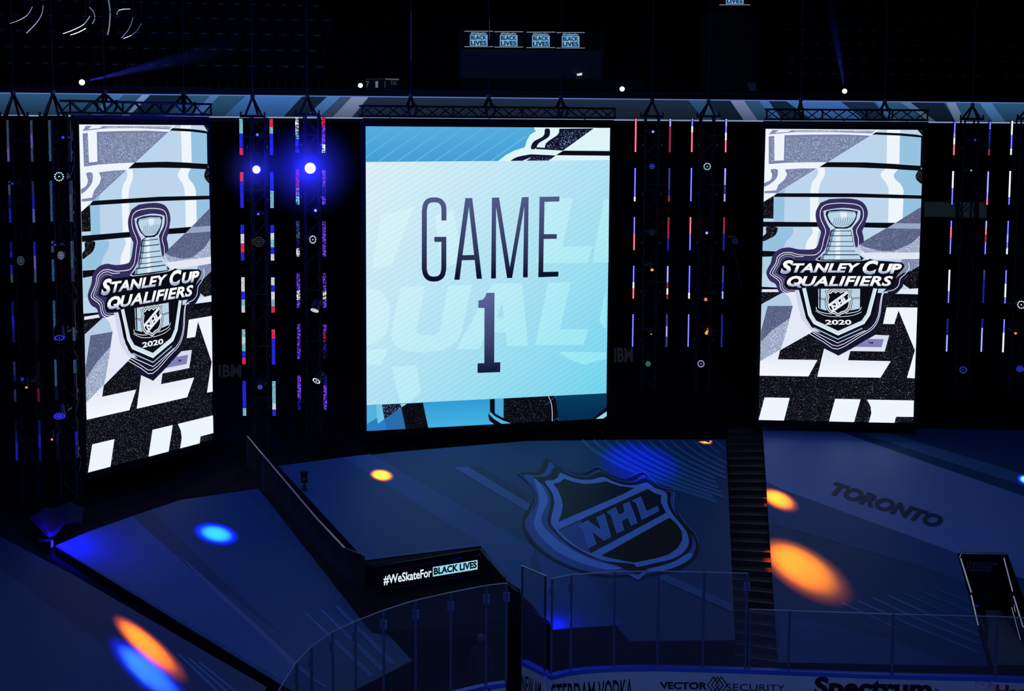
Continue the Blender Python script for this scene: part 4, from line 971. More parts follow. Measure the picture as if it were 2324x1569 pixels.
def tower(px, D, xl, xr, z0, nrow, left, right_, style, label, zbot, apex, pw=.095, dim=1.0):
    c = at_y(px, 270, D); c.z = zbot
    t = thing('light_tower', c, label, 'light tower')
    hw = .19; TOWERX.append((c.x, c.y))
    for sx in (-hw, hw):
        for sy in (-hw, hw): tube_part('chord', t, Vector((c.x + sx, c.y + .25 + sy, zbot)), Vector((c.x + sx, c.y + .25 + sy, z0 + .05)), .025)
    m = MB(); z = zbot + .1; k = 0
    while z < z0 - .3:
        for sy in (-hw, hw): m.beam(Vector((c.x - hw, c.y + .25 + sy, z if k % 2 else z + .4)), Vector((c.x + hw, c.y + .25 + sy, z + .4 if k % 2 else z)), .02, BLACK)
        for sx in (-hw, hw): m.beam(Vector((c.x + sx, c.y + .25 - hw, z if k % 2 else z + .4)), Vector((c.x + sx, c.y + .25 + hw, z + .4 if k % 2 else z)), .02, BLACK)
        z += .4; k += 1
    m.build('lattice', t)
    for sx in (-.27, .27):
        for k in range(nrow):
            m = MB(); m.box(Vector((c.x + sx, c.y + .02, z0 - .75 - k * PITCHZ)), (.03, .03, .07), STEEL); m.build('coupler', t)
    for xs, specs in ((xl, left), (xr, right_)):
        if xs is None: continue
        x = at_y(xs, 290, D - .1).x
        for k in range(nrow):
            zt_ = z0 - k * PITCHZ
            m = MB(); w = pw + .01 if style[0] != 'bead' else .07
            m.box(Vector((x, c.y - .06, zt_ - SLEN / 2)), (w, .06, SLEN + .03), BLACK); hs = m.build('led_strip', t)
            st_ = style[1] if xs == xr else style[0]
            me = pixel_mesh(x, c.y - .096, zt_, SLEN, pw if st_ != 'bead' else .052, specs[k], st_, dim)
            o = obj('pixels', me); o.parent = hs; o.matrix_parent_inverse = hs.matrix_world.inverted()
            m = MB(); m.beam(Vector((x, c.y, zt_ - SLEN / 2)), Vector((c.x, c.y + .06, zt_ - SLEN / 2)), .03, BLACK); m.build('strip_arm', t)
    # head frame and sling
    ap = at_y(apex[0], apex[1], D + .2); c = Vector((ap.x, c.y, c.z))
    m = MB(); m.beam(Vector((c.x - .34, c.y + .2, z0 + .07)), Vector((c.x + .34, c.y + .2, z0 + .07)), .07, BLACK)
    for sx in (-.32, .32): m.box(Vector((c.x + sx, c.y + .2, z0 + .12)), (.035, .05, .14), BLACK)
    m.build('head_frame', t)
    sling(t, ap, [Vector((c.x + sx, c.y + .2 + sy, z0 + .1)) for sx, sy in ((-.22, .15), (.21, .15), (-.17, -.15), (.17, -.15))], .030)
    return t
W6 = ['B'] * 6
tower(44, 33.6, 17, 71, 13.09, 6, ['SSp', 'SbB', 'bBBS', 'bBb', 'sbs', 'kbBB'], ['SpS', 'sBL', 'BpS', 'kk', 'kkr', 'bBb'], ('bar', 'bar'), 'light tower at the left edge with dim blue LED strips', 3.9, (30, 213), .055, .5)
tower(134, 33.85, 112, 156, 13.10, 6, ['ST', 'TT', 'STT', 'TTs', 'TTD', 'kDk'], ['kD', 'sSS', 'STs', 'kkS', 'TDk', 'kBb'], ('bar', 'bar'), 'light tower just left of the angled screen with steel-blue LED strips', 4.0, (120, 212), .055, .55)
tower(583, 38.6, 547, 615.5, 13.18, 6, ['CCBBR', 'RBBB', 'BWRB', 'WWBCW', 'CWCBR', 'BBBC'], ['RCBBB', 'BBCC', 'BWCBW', 'WBWCR', 'RBBB', 'CCCWB'], ('bar', 'bar'), 'light tower between two screens with bright blue, white and red LED strips', 3.9, (573, 220))
tower(705, 39.2, 674, 734, 13.24, 6, ['WWCBB', 'rrpC', 'sSDW', 'PPWP', 'PPP', 'PPb'], ['RPPW', 'PPbP', 'PPP', 'PPWP', 'PrbD', 'bPPP'], ('spark', 'spark'), 'light tower just left of the GAME 1 screen with sparkling violet LED strips', 3.9, (697, 220))
tower(1482, 41.6, 1443, 1521, 13.27, 5, ['RRRRRR', 'BBBBBW', 'BBRR', 'BBBWRR', 'BBBB'], ['Lrrrr', 'sssbr', 'rrrbb', 'LLLrWr', 'sLs'], ('bead', 'bead'), 'light tower just right of the GAME 1 screen, red strip at its top left', 5.3, (1480, 230))
tower(1608, 41.6, 1571, 1648, 13.28, 5, ['BWRRR', 'BBBB', 'RRBB', 'BBBBW', 'BBBB'], ['LBWRR', 'LLsL', 'rrbb', 'ssbL', 'bbbb'], ('bead', 'bead'), 'light tower left of the right-hand screen with red and blue beaded LED strips', 5.3, (1608, 232))
tower(2207, 41.2, 2167, 2247, 13.25, 5, ['BBLWRR', 'WWBB', 'BRRBBB', 'WWWBB', 'bbLL'], ['BbbDr', 'LLLPR', 'LRrBB', 'sbbb', 'bLLL'], ('bead', 'bead'), 'light tower just right of the right-hand screen with white and blue beaded strips', 5.3, (2207, 240))
tower(2335, 41.0, 2297, 2374, 13.27, 5, ['WWBBW', 'WWWB', 'BBLBW', 'BBWWB', 'BBWWW'], ['BBB'] * 5, ('bead', 'bead'), 'light tower cut by the right edge of the picture', 5.3, (2336, 242))

# ================================================================== MOVING-HEAD LAMPS on the towers
def lamp_mat(c, s):
    return emis(c, s)
def moving_head(pos, face, r, kind, c, s, label, group='moving-head lamps on the light towers', ring=None, mount=None):
    """head with lens at pos, looking along face"""
    face = Vector(face).normalized(); pos = Vector(pos)
    t = thing('moving_head_light', pos - face * .35 - UP * .0, label, 'light', group)
    hr = max(r * 1.25, .055)
    m = MB(); m.disc(pos - face * .30, face, hr * .8, hr, .29, BLACK, 14); m.build('head', t)
    side = face.cross(UP)
    side = side.normalized() if side.length > .1 else Vector((1, 0, 0))
    back = pos - face * .16
    b = back + Vector((0, .34, 0))
    m = MB()
    for s_ in (-1, 1): m.beam(back + side * s_ * (hr + .03), b + side * s_ * (hr + .03), .04, BLACK)
    m.beam(b - side * (hr + .05), b + side * (hr + .05), .05, BLACK); m.build('yoke', t)
    m = MB(); m.box(b + Vector((0, .06, 0)), (.16, .12, .14), BLACK); m.build('base', t)
    if mount is not None: m = MB(); m.beam(b + Vector((0, .1, 0)), Vector((mount[0], mount[1], b.z)), .04, BLACK); m.build('clamp_arm', t)
    m = MB(); q = face.to_track_quat('Z', 'Y')
    if kind == 'disc': m.disc(pos - face * .005, face, r, r * .9, .012, lamp_mat(c, s), 16)
    else:
        n = {'ring': 12, 'hex': 7, 'many': 19}[kind]; pts = []
        if kind == 'ring': pts = [(r * math.cos(k * math.pi / 6), r * math.sin(k * math.pi / 6)) for k in range(12)] + [(0, 0)]
        if kind == 'hex': pts = [(0, 0)] + [(r * .72 * math.cos(k * math.pi / 3), r * .72 * math.sin(k * math.pi / 3)) for k in range(6)]
        if kind == 'many': pts = [(0, 0)] + [(r * .5 * math.cos(k * math.pi / 3), r * .5 * math.sin(k * math.pi / 3)) for k in range(6)] + [(r * math.cos(k * math.pi / 6), r * math.sin(k * math.pi / 6)) for k in range(12)]
        br = r * (.17 if kind != 'hex' else .24)
        for x, y in pts: m.disc(pos + q @ Vector((x, y, -.004)), face, br, br * .8, .014, lamp_mat(c, s), 8)
    m.build('lens', t)
    if ring:
        m = MB(); m.disc(pos - face * .012, face, r * 1.3, r * 1.28, .008, lamp_mat(*ring), 20); m.build('glow_ring', t)  # glowing blue ring stands in for the glare round the lens
    return t
BL, WT, CY_, OR, GR = (50, 50, 255), (225, 235, 255), (190, 245, 245), (255, 160, 20), (60, 200, 140)
def at_lamp(px, py, D): return at_y(px, py, D - .70)
tocam = lambda p: (CAM - p).normalized()
def tilt(p, yaw, pitch):
    d = tocam(p); d = Matrix.Rotation(math.radians(yaw), 3, 'Z') @ d; s_ = d.cross(UP).normalized()
    return Matrix.Rotation(math.radians(pitch), 3, s_) @ d
LAMPS = [
 # px, py, D, radius px, kind, colour, strength, yaw, pitch, label
 (143, 312, 33.5, 3, 'disc', BL, 1.6, 0, 0, 'small blue lamp at the top of the tower beside the angled screen'),
 (134, 401, 33.85, 9, 'ring', CY_, 1.4, 0, 0, 'ring-shaped white-green lamp on the tower beside the angled screen'),
 (125, 556, 33.85, 2, 'disc', BL, 1.3, 0, 0, 'tiny blue lamp on the tower beside the angled screen'),
 (138, 580, 33.85, 8, 'many', (130, 150, 180), .8, 42, 0, 'pale lamp turned sideways on the tower beside the angled screen'),
 (135, 767, 33.85, 10, 'ring', BL, 1.4, 0, -60, 'blue ring lamp pointing down on the tower beside the angled screen, the upper of two'),
 (135, 945, 33.85, 11, 'many', BL, 1.4, 0, -55, 'blue ring lamp pointing down on the tower beside the angled screen, the lower of two'),
 (28, 417, 33.6, 2, 'disc', BL, 1.3, 0, 0, 'tiny blue lamp on the leftmost tower'),
 (47, 592, 33.6, 9, 'many', (80, 95, 125), .7, 40, 0, 'dim grey lamp on the leftmost tower'),
 (53, 864, 33.6, 8, 'disc', (40, 40, 190), .7, 60, 20, 'dim blue lamp turned sideways low on the leftmost tower'),
 (60, 880, 33.2, 3, 'disc', OR, 1.0, 0, -50, 'tiny orange lamp low on the leftmost tower'),
 (118, 998, 33.5, 2.5, 'disc', OR, 1.2, 0, -40, 'tiny orange lamp at the foot of the tower beside the angled screen'),
 (584, 306, 38.6, 3, 'disc', (90, 90, 255), 1.6, 0, 0, 'small blue lamp above the smaller of the two dazzling lamps'),
 (582, 385, 38.6, 8.5, 'disc', (235, 240, 255), 3, 0, 0, 'dazzling white lamp with a blue glow ring, the smaller of two'),
 (586, 486, 38.6, 2.5, 'disc', (90, 90, 255), 1.5, 0, 0, 'small blue lamp below the smaller dazzling lamp'),
 (588, 549, 38.6, 10, 'many', (62, 62, 66), .8, 20, 0, 'unlit grey lamp cluster below the smaller dazzling lamp'),
 (590, 879, 38.6, 6, 'hex', (95, 95, 255), 1.2, 0, -25, 'small blue cluster lamp low on the tower between two screens'),
 (704, 382, 39.2, 12, 'disc', (235, 245, 255), 3, 0, 0, 'dazzling white lamp with a wide blue glow ring, the larger of two'),
 (716, 478, 39.2, 3, 'disc', (140, 160, 255), 1.6, 0, 0, 'small blue lamp below the larger dazzling lamp'),
 (710, 544, 38.9, 8, 'ring', (205, 215, 255), 1.5, 35, 0, 'white-blue ring lamp turned aside below the larger dazzling lamp'),
 (714, 705, 39.2, 8, 'many', WT, 1.2, -30, -62, 'slanted white lamp seen almost edge-on, the upper of two left of the GAME 1 screen'),
 (718, 865, 39.2, 8, 'ring', WT, 1.5, -35, -50, 'slanted white lamp low down, the lower of two left of the GAME 1 screen'),
 (1482, 299, 41.6, 2.5, 'disc', (150, 160, 255), 1.6, 0, 0, 'small blue-white lamp at the top of the tower right of the GAME 1 screen'),
 (1480, 378, 41.6, 6, 'hex', (70, 70, 235), 1.1, 0, 0, 'small blue cluster lamp high on the tower right of the GAME 1 screen'),
 (1480, 528, 41.6, 6, 'many', (34, 34, 38), .7, 0, 0, 'unlit lamp cluster halfway up the tower right of the GAME 1 screen'),
 (1480, 613, 41.6, 3.5, 'disc', OR, 1.6, 10, -40, 'orange lamp on the tower right of the GAME 1 screen'),
 (1478, 759, 41.6, 1.6, 'disc', OR, 1.0, 0, -30, 'tiny orange lamp low on the tower right of the GAME 1 screen'),
 (1471, 826, 41.6, 6, 'hex', GR, .9, 0, 0, 'green cluster lamp hanging below the tower right of the GAME 1 screen'),
 (1605, 378, 41.6, 7, 'ring', CY_, 1.4, 0, 0, 'white ring lamp on the second tower right of the GAME 1 screen'),
 (1604, 529, 41.6, 3, 'disc', (130, 140, 255), 1.7, 0, 0, 'small blue lamp halfway up the second tower right of the GAME 1 screen'),
 (1601, 681, 41.6, 2, 'disc', (100, 90, 255), 1.5, 0, 0, 'tiny blue lamp above the orange one, second tower right of GAME 1 screen'),
 (1603, 757, 41.6, 3.5, 'disc', OR, 1.4, -10, -45, 'orange lamp on the second tower right of the GAME 1 screen'),
 (1591, 826, 41.6, 7, 'ring', (170, 180, 255), 1.5, 15, 0, 'blue-white ring lamp hanging below the second tower right of the GAME 1 screen'),
 (2213, 318, 41.2, 1.6, 'disc', (90, 90, 230), 1.2, 0, 0, 'tiny blue lamp near the top of the tower right of the right-hand screen'),
 (2204, 387, 41.2, 1.8, 'disc', (110, 220, 200), 1.2, 0, 0, 'tiny green lamp on the tower right of the right-hand screen'),
 (2186, 840, 41.2, 7, 'ring', (70, 70, 225), 1.0, 0, 0, 'dim blue ring lamp hanging below the tower right of the right-hand screen'),
 (2318, 692, 41.0, 8, 'ring', (215, 230, 255), 1.4, 20, 0, 'white ring lamp at the right edge of the picture'),
 (2315, 838, 41.0, 7, 'many', (60, 60, 235), 1.1, 0, -30, 'round blue lamp low at the right edge of the picture'),
 (2305, 757, 41.0, 3, 'disc', OR, 1.0, 0, -30, 'small orange lamp at the right edge of the picture'),
]
for px, py, D, rp_, kind, c, s, yaw, pit, lab in LAMPS:
    p = at_lamp(px, py, D); f = tilt(p, yaw, pit); r = rp_ * D / F_PX
    tx = min(TOWERX, key=lambda q: abs(q[0] - p.x)); mx_ = min((tx[0] - .19, tx[0] + .19), key=lambda q: abs(q - p.x))
    moving_head(p, f, r, kind, c, s, lab, mount=(mx_, tx[1] + .025), ring=((18, 18, 250), 1.4) if s == 3 else None)
# four bright lamps standing on the ledge over the ribbon display
for px, py, lab, rr in ((186, 187, 'bright white lamp with a visible beam on the upper ledge, far left', 6), (818, 194, 'bright white lamp beside the small scoreboard on the upper ledge', 5), (1412, 202, 'bright white lamp on the upper ledge right of the commentary booth', 5.5), (1917, 207, 'bright white lamp with a visible beam on the upper ledge, far right', 5.5)):
    p = on_plane(px, py, RB0 + rnrm * .35, rnrm)
    moving_head(p, tocam(p), rr * 47 / F_PX, 'disc', (228, 242, 255), 2.5, lab, 'bright lamps on the upper ledge')
    m_ = None

# ================================================================== UPPER BOWL
def proj(p):
    d = p - CAM; w = d.dot(fwd); return CX + F_PX * d.dot(right) / w, CY - F_PX * d.dot(upv) / w
def seat_mesh():
    m = MB()
    m.prism([(-.22, .0, .42), (.22, .0, .42), (.22, .10, .86), (.10, .11, .90), (-.10, .11, .90), (-.22, .10, .86)], (0, .05, .01), SEATM)
    m.prism([(-.21, -.05, .40), (.21, -.05, .40), (.20, -.12, .80), (-.20, -.12, .80)], (0, .05, 0), SEATM)
    m.box((0, .06, .21), (.06, .20, .42), SEATM)
    for s in (-.25, .25): m.box((s, -.02, .55), (.035, .30, .04), SEATM); m.box((s, .06, .28), (.03, .06, .52), SEATM)
    return m.mesh('seat')
SM = seat_mesh(); mb_ = MB(); mb_.box((0, -.075, .805), (.15, .05, .03), GLINTM); GLINT = mb_.mesh('seat_glint')
ang = math.atan2(rdir.y, rdir.x); ns = 0; rest = []
ORD = ['first', 'second', 'third', 'fourth', 'fifth', 'sixth', 'seventh', 'eighth', 'ninth', 'tenth'] + [str(n) + ('st' if n % 10 == 1 and n != 11 else 'nd' if n % 10 == 2 and n != 12 else 'rd' if n % 10 == 3 and n != 13 else 'th') for n in range(11, 60)]
CNT = {}
def seat_label(side, row, x):
    CNT[(side, row)] = CNT.get((side, row), 0) + 1
    return 'dark empty seat, upper stand at top %s, %s row up, %s from its left end' % ('right' if side == 'R' else 'left', ORD[row - 3], ORD[CNT[(side, row)] - 1])
for k in range(3, NROW + 2):
    base_ = RB0 - rnrm * (.6 + k * ROW_D + .42); z = Z0 + (k - 3) * ROW_H
    n_ = int((RB1 - RB0).length / .55) + 6
    for i in range(-4, n_):
        p = base_ + rdir * (i * .55 + (k % 2) * .18); p.z = z
        x, y = proj(p + UP * .8)
        side_ = 'R' if x > 1790 else ('L' if x < 745 else None)
        if side_ is None or x < -14 or x > 2338 or y < -8 or y > 208: continue
        aisle = (side_ == 'L' and 395 < x < 420) or (side_ == 'R' and 1985 < x < 2005)
        if aisle: continue
        ns += 1
        if ns > 298: rest.append(p); continue
        o = obj('stadium_seat', SM, None, None, label=seat_label(side_, k, x), category='seat',
                group='dark stadium seats in the upper bowl, ' + ('right' if side_ == 'R' else 'left'))
        o.location = p; o.rotation_euler = (0, 0, ang)
        c_ = obj('seat_glint', GLINT, o)
print('SEATS', ns)
# commentary booth
bp = RB0 - rnrm * 2.2
BO = lambda x, y, d=0: on_plane(x, y, bp + rnrm * d, rnrm)
bt = thing('commentary_booth', BO(1205, 195), 'dim commentary booth with a glass front in the dark upper stand', 'booth')
BODK = surf('booth_panel', (.030, .028, .026), .7, 0, .2, .2, 4)
m = MB(); m.prism([BO(1040, 68, -.8), BO(1372, 72, -.8), BO(1372, 206, -.8), BO(1040, 204, -.8)], -rnrm * .1, BODK); m.build('back_panel', bt)
m = MB(); m.prism([BO(1048, 110), BO(1362, 114), BO(1362, 183), BO(1048, 180)], -rnrm * .06, BODK); m.build('front_panel', bt)
m = MB(); m.prism([BO(1046, 180, .3), BO(1460, 185, .3), BO(1464, 206, .3), BO(1046, 202, .3)], -rnrm * .3, BODK); m.build('desk', bt)
for x in (1046, 1366):
    m = MB(); m.beam(BO(x, 66), BO(x, 206), .08, BLACK); m.build('pillar', bt)
m = MB(); m.prism([BO(1046, 112, .08), BO(1366, 115, .08), BO(1366, 180, .08), BO(1046, 178, .08)], -rnrm * .01, glass_mat()); m.build('pane', bt)
def monitor(x0, y0, x1, y1, lab, txt=True, top=True, d=.12):
    t = thing('hanging_monitor', BO((x0 + x1) / 2, y1, d), lab, 'monitor', 'monitors lettered BLACK LIVES')
    m = MB(); m.prism([BO(x0, y0, d), BO(x1, y0, d), BO(x1, y1, d), BO(x0, y1, d)], -rnrm * .08, BLACK); m.build('bezel', t)
    for y in (y0, y1): m = MB(); m.beam(BO(x0 + 1, y, d + .01), BO(x1 - 1, y, d + .01), .02, emis((150, 165, 190), .8)); m.build('edge_light', t)
    a = Art(); cx_ = (x0 + x1) / 2; h = y1 - y0
    a.text('#WeSkateFor', [(cx_ - 18, y0 + .06 * h), (cx_ + 18, y0 + .06 * h), (cx_ + 18, y0 + .2 * h), (cx_ - 18, y0 + .2 * h)], emis((130, 180, 215)), .02)
    a.poly([(cx_ - 20, y0 + .22 * h), (cx_ + 20, y0 + .22 * h), (cx_ + 20, y0 + .94 * h), (cx_ - 20, y0 + .94 * h)], emis((112, 168, 212)))
    a.text('BLACK', [(cx_ - 18, y0 + .27 * h), (cx_ + 18, y0 + .27 * h), (cx_ + 18, y0 + .54 * h), (cx_ - 18, y0 + .54 * h)], emis((10, 20, 38)), .035)
    a.text('LIVES', [(cx_ - 18, y0 + .61 * h), (cx_ + 18, y0 + .61 * h), (cx_ + 18, y0 + .90 * h), (cx_ - 18, y0 + .90 * h)], emis((10, 20, 38)), .035)
    a.build('display_image', lambda x, y, k: BO(x, y, d + .003 * k), t)
monitor(1053, 71, 1120, 106, 'monitor lettered BLACK LIVES, leftmost of the four in the booth')
monitor(1121, 72, 1188, 107, 'monitor lettered BLACK LIVES, second from the left in the booth')
monitor(1194, 73, 1261, 108, 'monitor lettered BLACK LIVES, third from the left in the booth')
monitor(1262, 74, 1328, 109, 'monitor lettered BLACK LIVES, rightmost of the four in the booth')
monitor(1632, -25, 1703, 11, 'monitor lettered BLACK LIVES cut by the top edge above the doorway')
# white papers and a console on the booth desk
t = thing('desk_console', BO(1300, 182, .3), 'small console with white papers on the booth desk', 'console')
m = MB(); m.prism([BO(1284, 167, .28), BO(1308, 167, .28), BO(1308, 180, .28), BO(1284, 180, .28)], -rnrm * .15, surf('console', (.08, .08, .09), .5)); m.build('console_body', t)
m = MB(); m.prism([BO(1309, 168, .3), BO(1321, 165, .3), BO(1321, 171, .3), BO(1311, 172, .3)], -rnrm * .02, emis((215, 230, 230), .9)); m.build('glowing_papers', t)  # white papers given a glow of their own to look bright
# dim scoreboard
t = thing('small_scoreboard', BO(866, 207), 'small dim scoreboard showing 7 and 1 on the upper ledge', 'scoreboard')
m = MB(); m.prism([BO(828, 178, .8), BO(906, 179, .8), BO(904, 208, .8), BO(830, 207, .8)], -rnrm * .1, BLACK); m.build('housing', t)
a = Art(); G_ = emis((52, 66, 74))
a.text('7', [(830, 184), (838, 184), (838, 199), (830, 199)], G_, .02); a.text('1', [(852, 184), (858, 184), (858, 199), (852, 199)], emis((90, 110, 116)), .03); a.text('TAS', [(886, 184), (900, 184), (900, 193), (886, 193)], G_, .0)
a.poly([(874, 178), (906, 179), (906, 182), (874, 181)], emis((70, 84, 92))); a.poly([(832, 206), (902, 205), (902, 207), (832, 207)], G_); a.poly([(829, 179), (870, 178), (870, 180), (829, 181)], emis((26, 32, 36))); a.poly([(873, 184), (874.5, 184), (874.5, 199), (873, 199)], G_)
a.build('display_image', lambda x, y, k: BO(x, y, .8 + .003 * k), t)
# doorway block on the right of the booth
m = MB(); m.prism([BO(1592, 30, .1), BO(1722, 32, .1), BO(1722, 215, .1), BO(1592, 213, .1)], -rnrm * .5, BODK); m.build('wall_doorway', kind='structure')
dr = thing('door_1', BO(1665, 210, .12), None, None); dr['kind'] = 'structure'
m = MB(); m.prism([BO(1626, 42, .16), BO(1704, 43, .16), BO(1704, 205, .16), BO(1626, 204, .16)], -rnrm * .05, surf('door_wood', (.035, .022, .018), .5, 0, .3, .3, 8)); m.build('door_leaf', dr)
m = MB(); m.beam(BO(1662, 70, .2), BO(1662, 115, .2), .02, surf('brass', (.5, .25, .12), .3, 1.0)); m.build('door_handle', dr)
t = thing('waste_bin', BO(1706, 207, .9), 'small pale grey bin on the ledge beside the doorway', 'bin')
m = MB(); m.prism([BO(1695, 189, .9), BO(1715, 189, .9), BO(1715, 207, .9), BO(1703, 207, .9)], -rnrm * .25, surf('bin_grey', (.28, .29, .30), .6)); m.build('bin_body', t)
m = MB(); m.beam(BO(1694, 189, .9), BO(1716, 189, .9), .04, surf('bin_rim', (.2, .2, .21), .5)); m.build('bin_rim', t)
# LED pixel lines in the dark stand
for px, y0, y1, c, lab in ((933, 26, 138, (60, 30, 190), 'thin violet dotted LED line hanging in the dark upper stand'), (1110, 46, 92, (170, 180, 190), 'thin white dotted LED line hanging in front of the booth monitors')):
    t = thing('led_string', BO(px, y1, .6), lab, 'light string')
    m = MB(); m.beam(BO(px, y0 - 3, .58), BO(px, y1 + 3, .58), .03, BLACK); m.build('cord', t)
    tube_part('hanger', t, BO(px, y0 - 3, .58), Vector((BO(px, y0, .58).x, BO(px, y0, .58).y, CEIL)), .008)
    m = MB(); n_ = int((y1 - y0) / 3.2)
    for i in range(n_): m.disc(BO(px, y0 + (y1 - y0) * i / n_, .60), rnrm, .016, .012, .012, emis(c, .9), 6)
    m.build('pixels', t)
# signs on the back wall
wp = RB0 - rnrm * .58
WA = lambda x, y, k=0: on_plane(x, y, wp, rnrm) + rnrm * (.004 * k)
for (x0, y0, x1, y1, lab) in ((486, 816, 558, 866, 'dim dark sign lettered IBM between the angled screen and the light tower'), (1384, 778, 1446, 832, 'dim dark sign lettered IBM at the right edge of the GAME 1 screen')):
    t = thing('wall_sign', WA((x0 + x1) / 2, y1), lab, 'sign')
    m = MB(); m.prism([WA(x0, y0, 4), WA(x1, y0, 4), WA(x1, y1, 4), WA(x0, y1, 4)], -rnrm * .03, BLACK); m.build('sign_panel', t)
    a = Art()
    a.text('IBM', [(x0 + 10, y0 + 12), (x1 - 10, y0 + 12), (x1 - 10, y1 - 10), (x0 + 10, y1 - 10)], emis((30, 32, 42), .8), .03)
    for i in range(7):
        y = y0 + 12 + (y1 - y0 - 22) * (i + .75) / 7.5; a.poly([(x0 + 8, y), (x1 - 8, y), (x1 - 8, y + 1.3), (x0 + 8, y + 1.3)], BLACK)
    a.build('lettering', lambda x, y, k: WA(x, y, 5 + k), t)
t = thing('suite_screen', WA(2170, 500), 'dim grey wall screen behind the tower right of the right-hand screen', 'screen')
m = MB(); m.prism([WA(2090, 452, 4), WA(2246, 455, 4), WA(2246, 498, 4), WA(2090, 497, 4)], -rnrm * .03, BLACK); m.build('bezel', t)
a = Art()
for q in ([(2094, 458), (2168, 459), (2168, 493), (2094, 492)], [(2176, 459), (2214, 459), (2214, 494), (2176, 494)], [(2221, 459), (2238, 459), (2238, 495), (2221, 495)]): a.poly(q, emis((17, 24, 32)))
a.build('display_image', lambda x, y, k: WA(x, y, 5 + k), t)
# broadcast camera half hidden in the dark
c = at_y(1663, 560, 43.5); t = thing('broadcast_camera', Vector((c.x, c.y, c.z - 1.4)), 'broadcast camera on a tripod in the dark left of the right-hand screen', 'camera')
m = MB(); m.box(c + UP * .2, (.22, .5, .24), BLACK); m.beam(c + Vector((-.2, -.2, .32)), c + Vector((.05, -.2, .32)), .04, surf('camera_cream', (.35, .32, .22), .5)); m.build('camera_body', t)
m = MB(); m.disc(c + Vector((0, -.25, .2)), (0, -1, 0), .09, .10, .2, STEEL, 12); m.build('lens', t)
for dx, dy in ((-.35, 0), (.3, -.2), (.25, .3)): tube_part('tripod_leg', t, c + UP * .05, c + Vector((dx, dy, -1.35)), .025)

# ================================================================== loose cables near the roof, top left
CBL = surf('bright_cable', (.75, .78, .82), .3, .6)
for i, (pts, r) in enumerate((([(73, 15), (62, 34), (40, 47), (22, 53)], .008), ([(98, 12), (95, 30), (84, 50), (60, 75)], .009), ([(203, 16), (213, 28), (215, 42), (209, 54)], .009), ([(204, 36), (190, 55), (165, 68), (143, 76)], .010),
                 ([(195, 64), (178, 73), (160, 79)], .010), ([(245, -6), (248, 9), (250, 30), (248, 60), (244, 79)], .013), ([(265, 34), (268, 25), (277, 21), (296, 20)], .008), ([(302, 40), (296, 58), (288, 72), (275, 86)], .008), ([(321, 53), (312, 68), (298, 80), (280, 87)], .008))):
    P = [at_y(x, y, 26 + i * .25) for x, y in smooth(pts, 3)]
    t = thing('hanging_cable', P[-1], ('straight white cable hanging from the top edge, top left' if i == 5 else 'curved pale cable loop at the top left, %s from the left' % ('first', 'second', 'fifth', 'third', 'fourth', '', 'seventh', 'eighth', 'ninth')[i]), 'cable', 'loose cables at the top left')
    m = MB(); m.tube(P, r, CBL); m.build('cable_sleeve', t)
    tube_part('suspension_wire', t, P[0], Vector((P[0].x, P[0].y, CEIL)), .004)

# ================================================================== floor lamps, cloth, person in the tunnel
P2_ = lambda x, y: on_plane(x, y, *PL2)
c = P2_(104, 1248) + UP * .02
t = thing('flood_lamp', c, 'small blue flood lamp at the upper left corner of the left tarp', 'light')
m = MB(); m.box(c + UP * .1, (.3, .2, .2), BLACK); m.build('housing', t); m = MB(); m.box(c + Vector((.152, -.02, .12)), (.01, .15, .14), emis((60, 50, 255), 1.2)); m.build('lens', t)
t = thing('draped_cloth', P2_(130, 1205), 'crumpled dark cloth lit violet at the upper left corner of the left tarp', 'cloth')
m = MB(); gx = [(68, 1200), (100, 1187), (130, 1176), (160, 1172), (192, 1176)]; gy = [(95, 1222), (110, 1240), (125, 1225), (150, 1205), (185, 1195)]
top_ = [P2_(x, y) + UP * (.25 + .1 * (i % 2)) for i, (x, y) in enumerate(gx)]; bot_ = [P2_(x, y) + UP * (.1 + .1 * (i % 2)) for i, (x, y) in enumerate(gy)]
CLO = surf('cloth_violet', (.03, .03, .05), .9, 0, .1, .3, 6)
for i in range(4): m.prism([top_[i], top_[i + 1], bot_[i + 1]], (0, 0, -.03), CLO); m.prism([top_[i], bot_[i + 1], bot_[i]], (0, 0, -.03), CLO)
m.build('cloth_sheet', t)
# person standing in the tunnel behind the glass
hc = at_z(1092, 1455, 1.62)
me = bpy.data.meshes.new('body')
jo = {'pel': (0, 0, .95), 'wst': (0, .0, 1.08), 'chs': (0, 0, 1.32), 'nck': (0, 0, 1.48), 'hd': (0, -.02, 1.60), 'cr': (0, -.01, 1.72), 'ls': (-.18, 0, 1.42), 'le': (-.25, .02, 1.15), 'lh': (-.24, -.12, .95), 'rs': (.18, 0, 1.42), 're': (.25, .02, 1.15), 'rh': (.24, -.12, .95),
      'lk': (-.11, -.02, .50), 'la': (-.12, .02, .08), 'lt': (-.13, -.16, .04), 'rk': (.11, -.02, .50), 'ra': (.12, .02, .08), 'rt': (.13, -.16, .04), 'lp': (-.09, 0, .90), 'rp': (.09, 0, .90)}
rad = {'pel': .15, 'wst': .14, 'chs': .16, 'nck': .06, 'hd': .095, 'cr': .07, 'ls': .07, 'le': .05, 'lh': .035, 'rs': .07, 're': .05, 'rh': .035, 'lk': .065, 'la': .045, 'lt': .035, 'rk': .065, 'ra': .045, 'rt': .035, 'lp': .10, 'rp': .10}
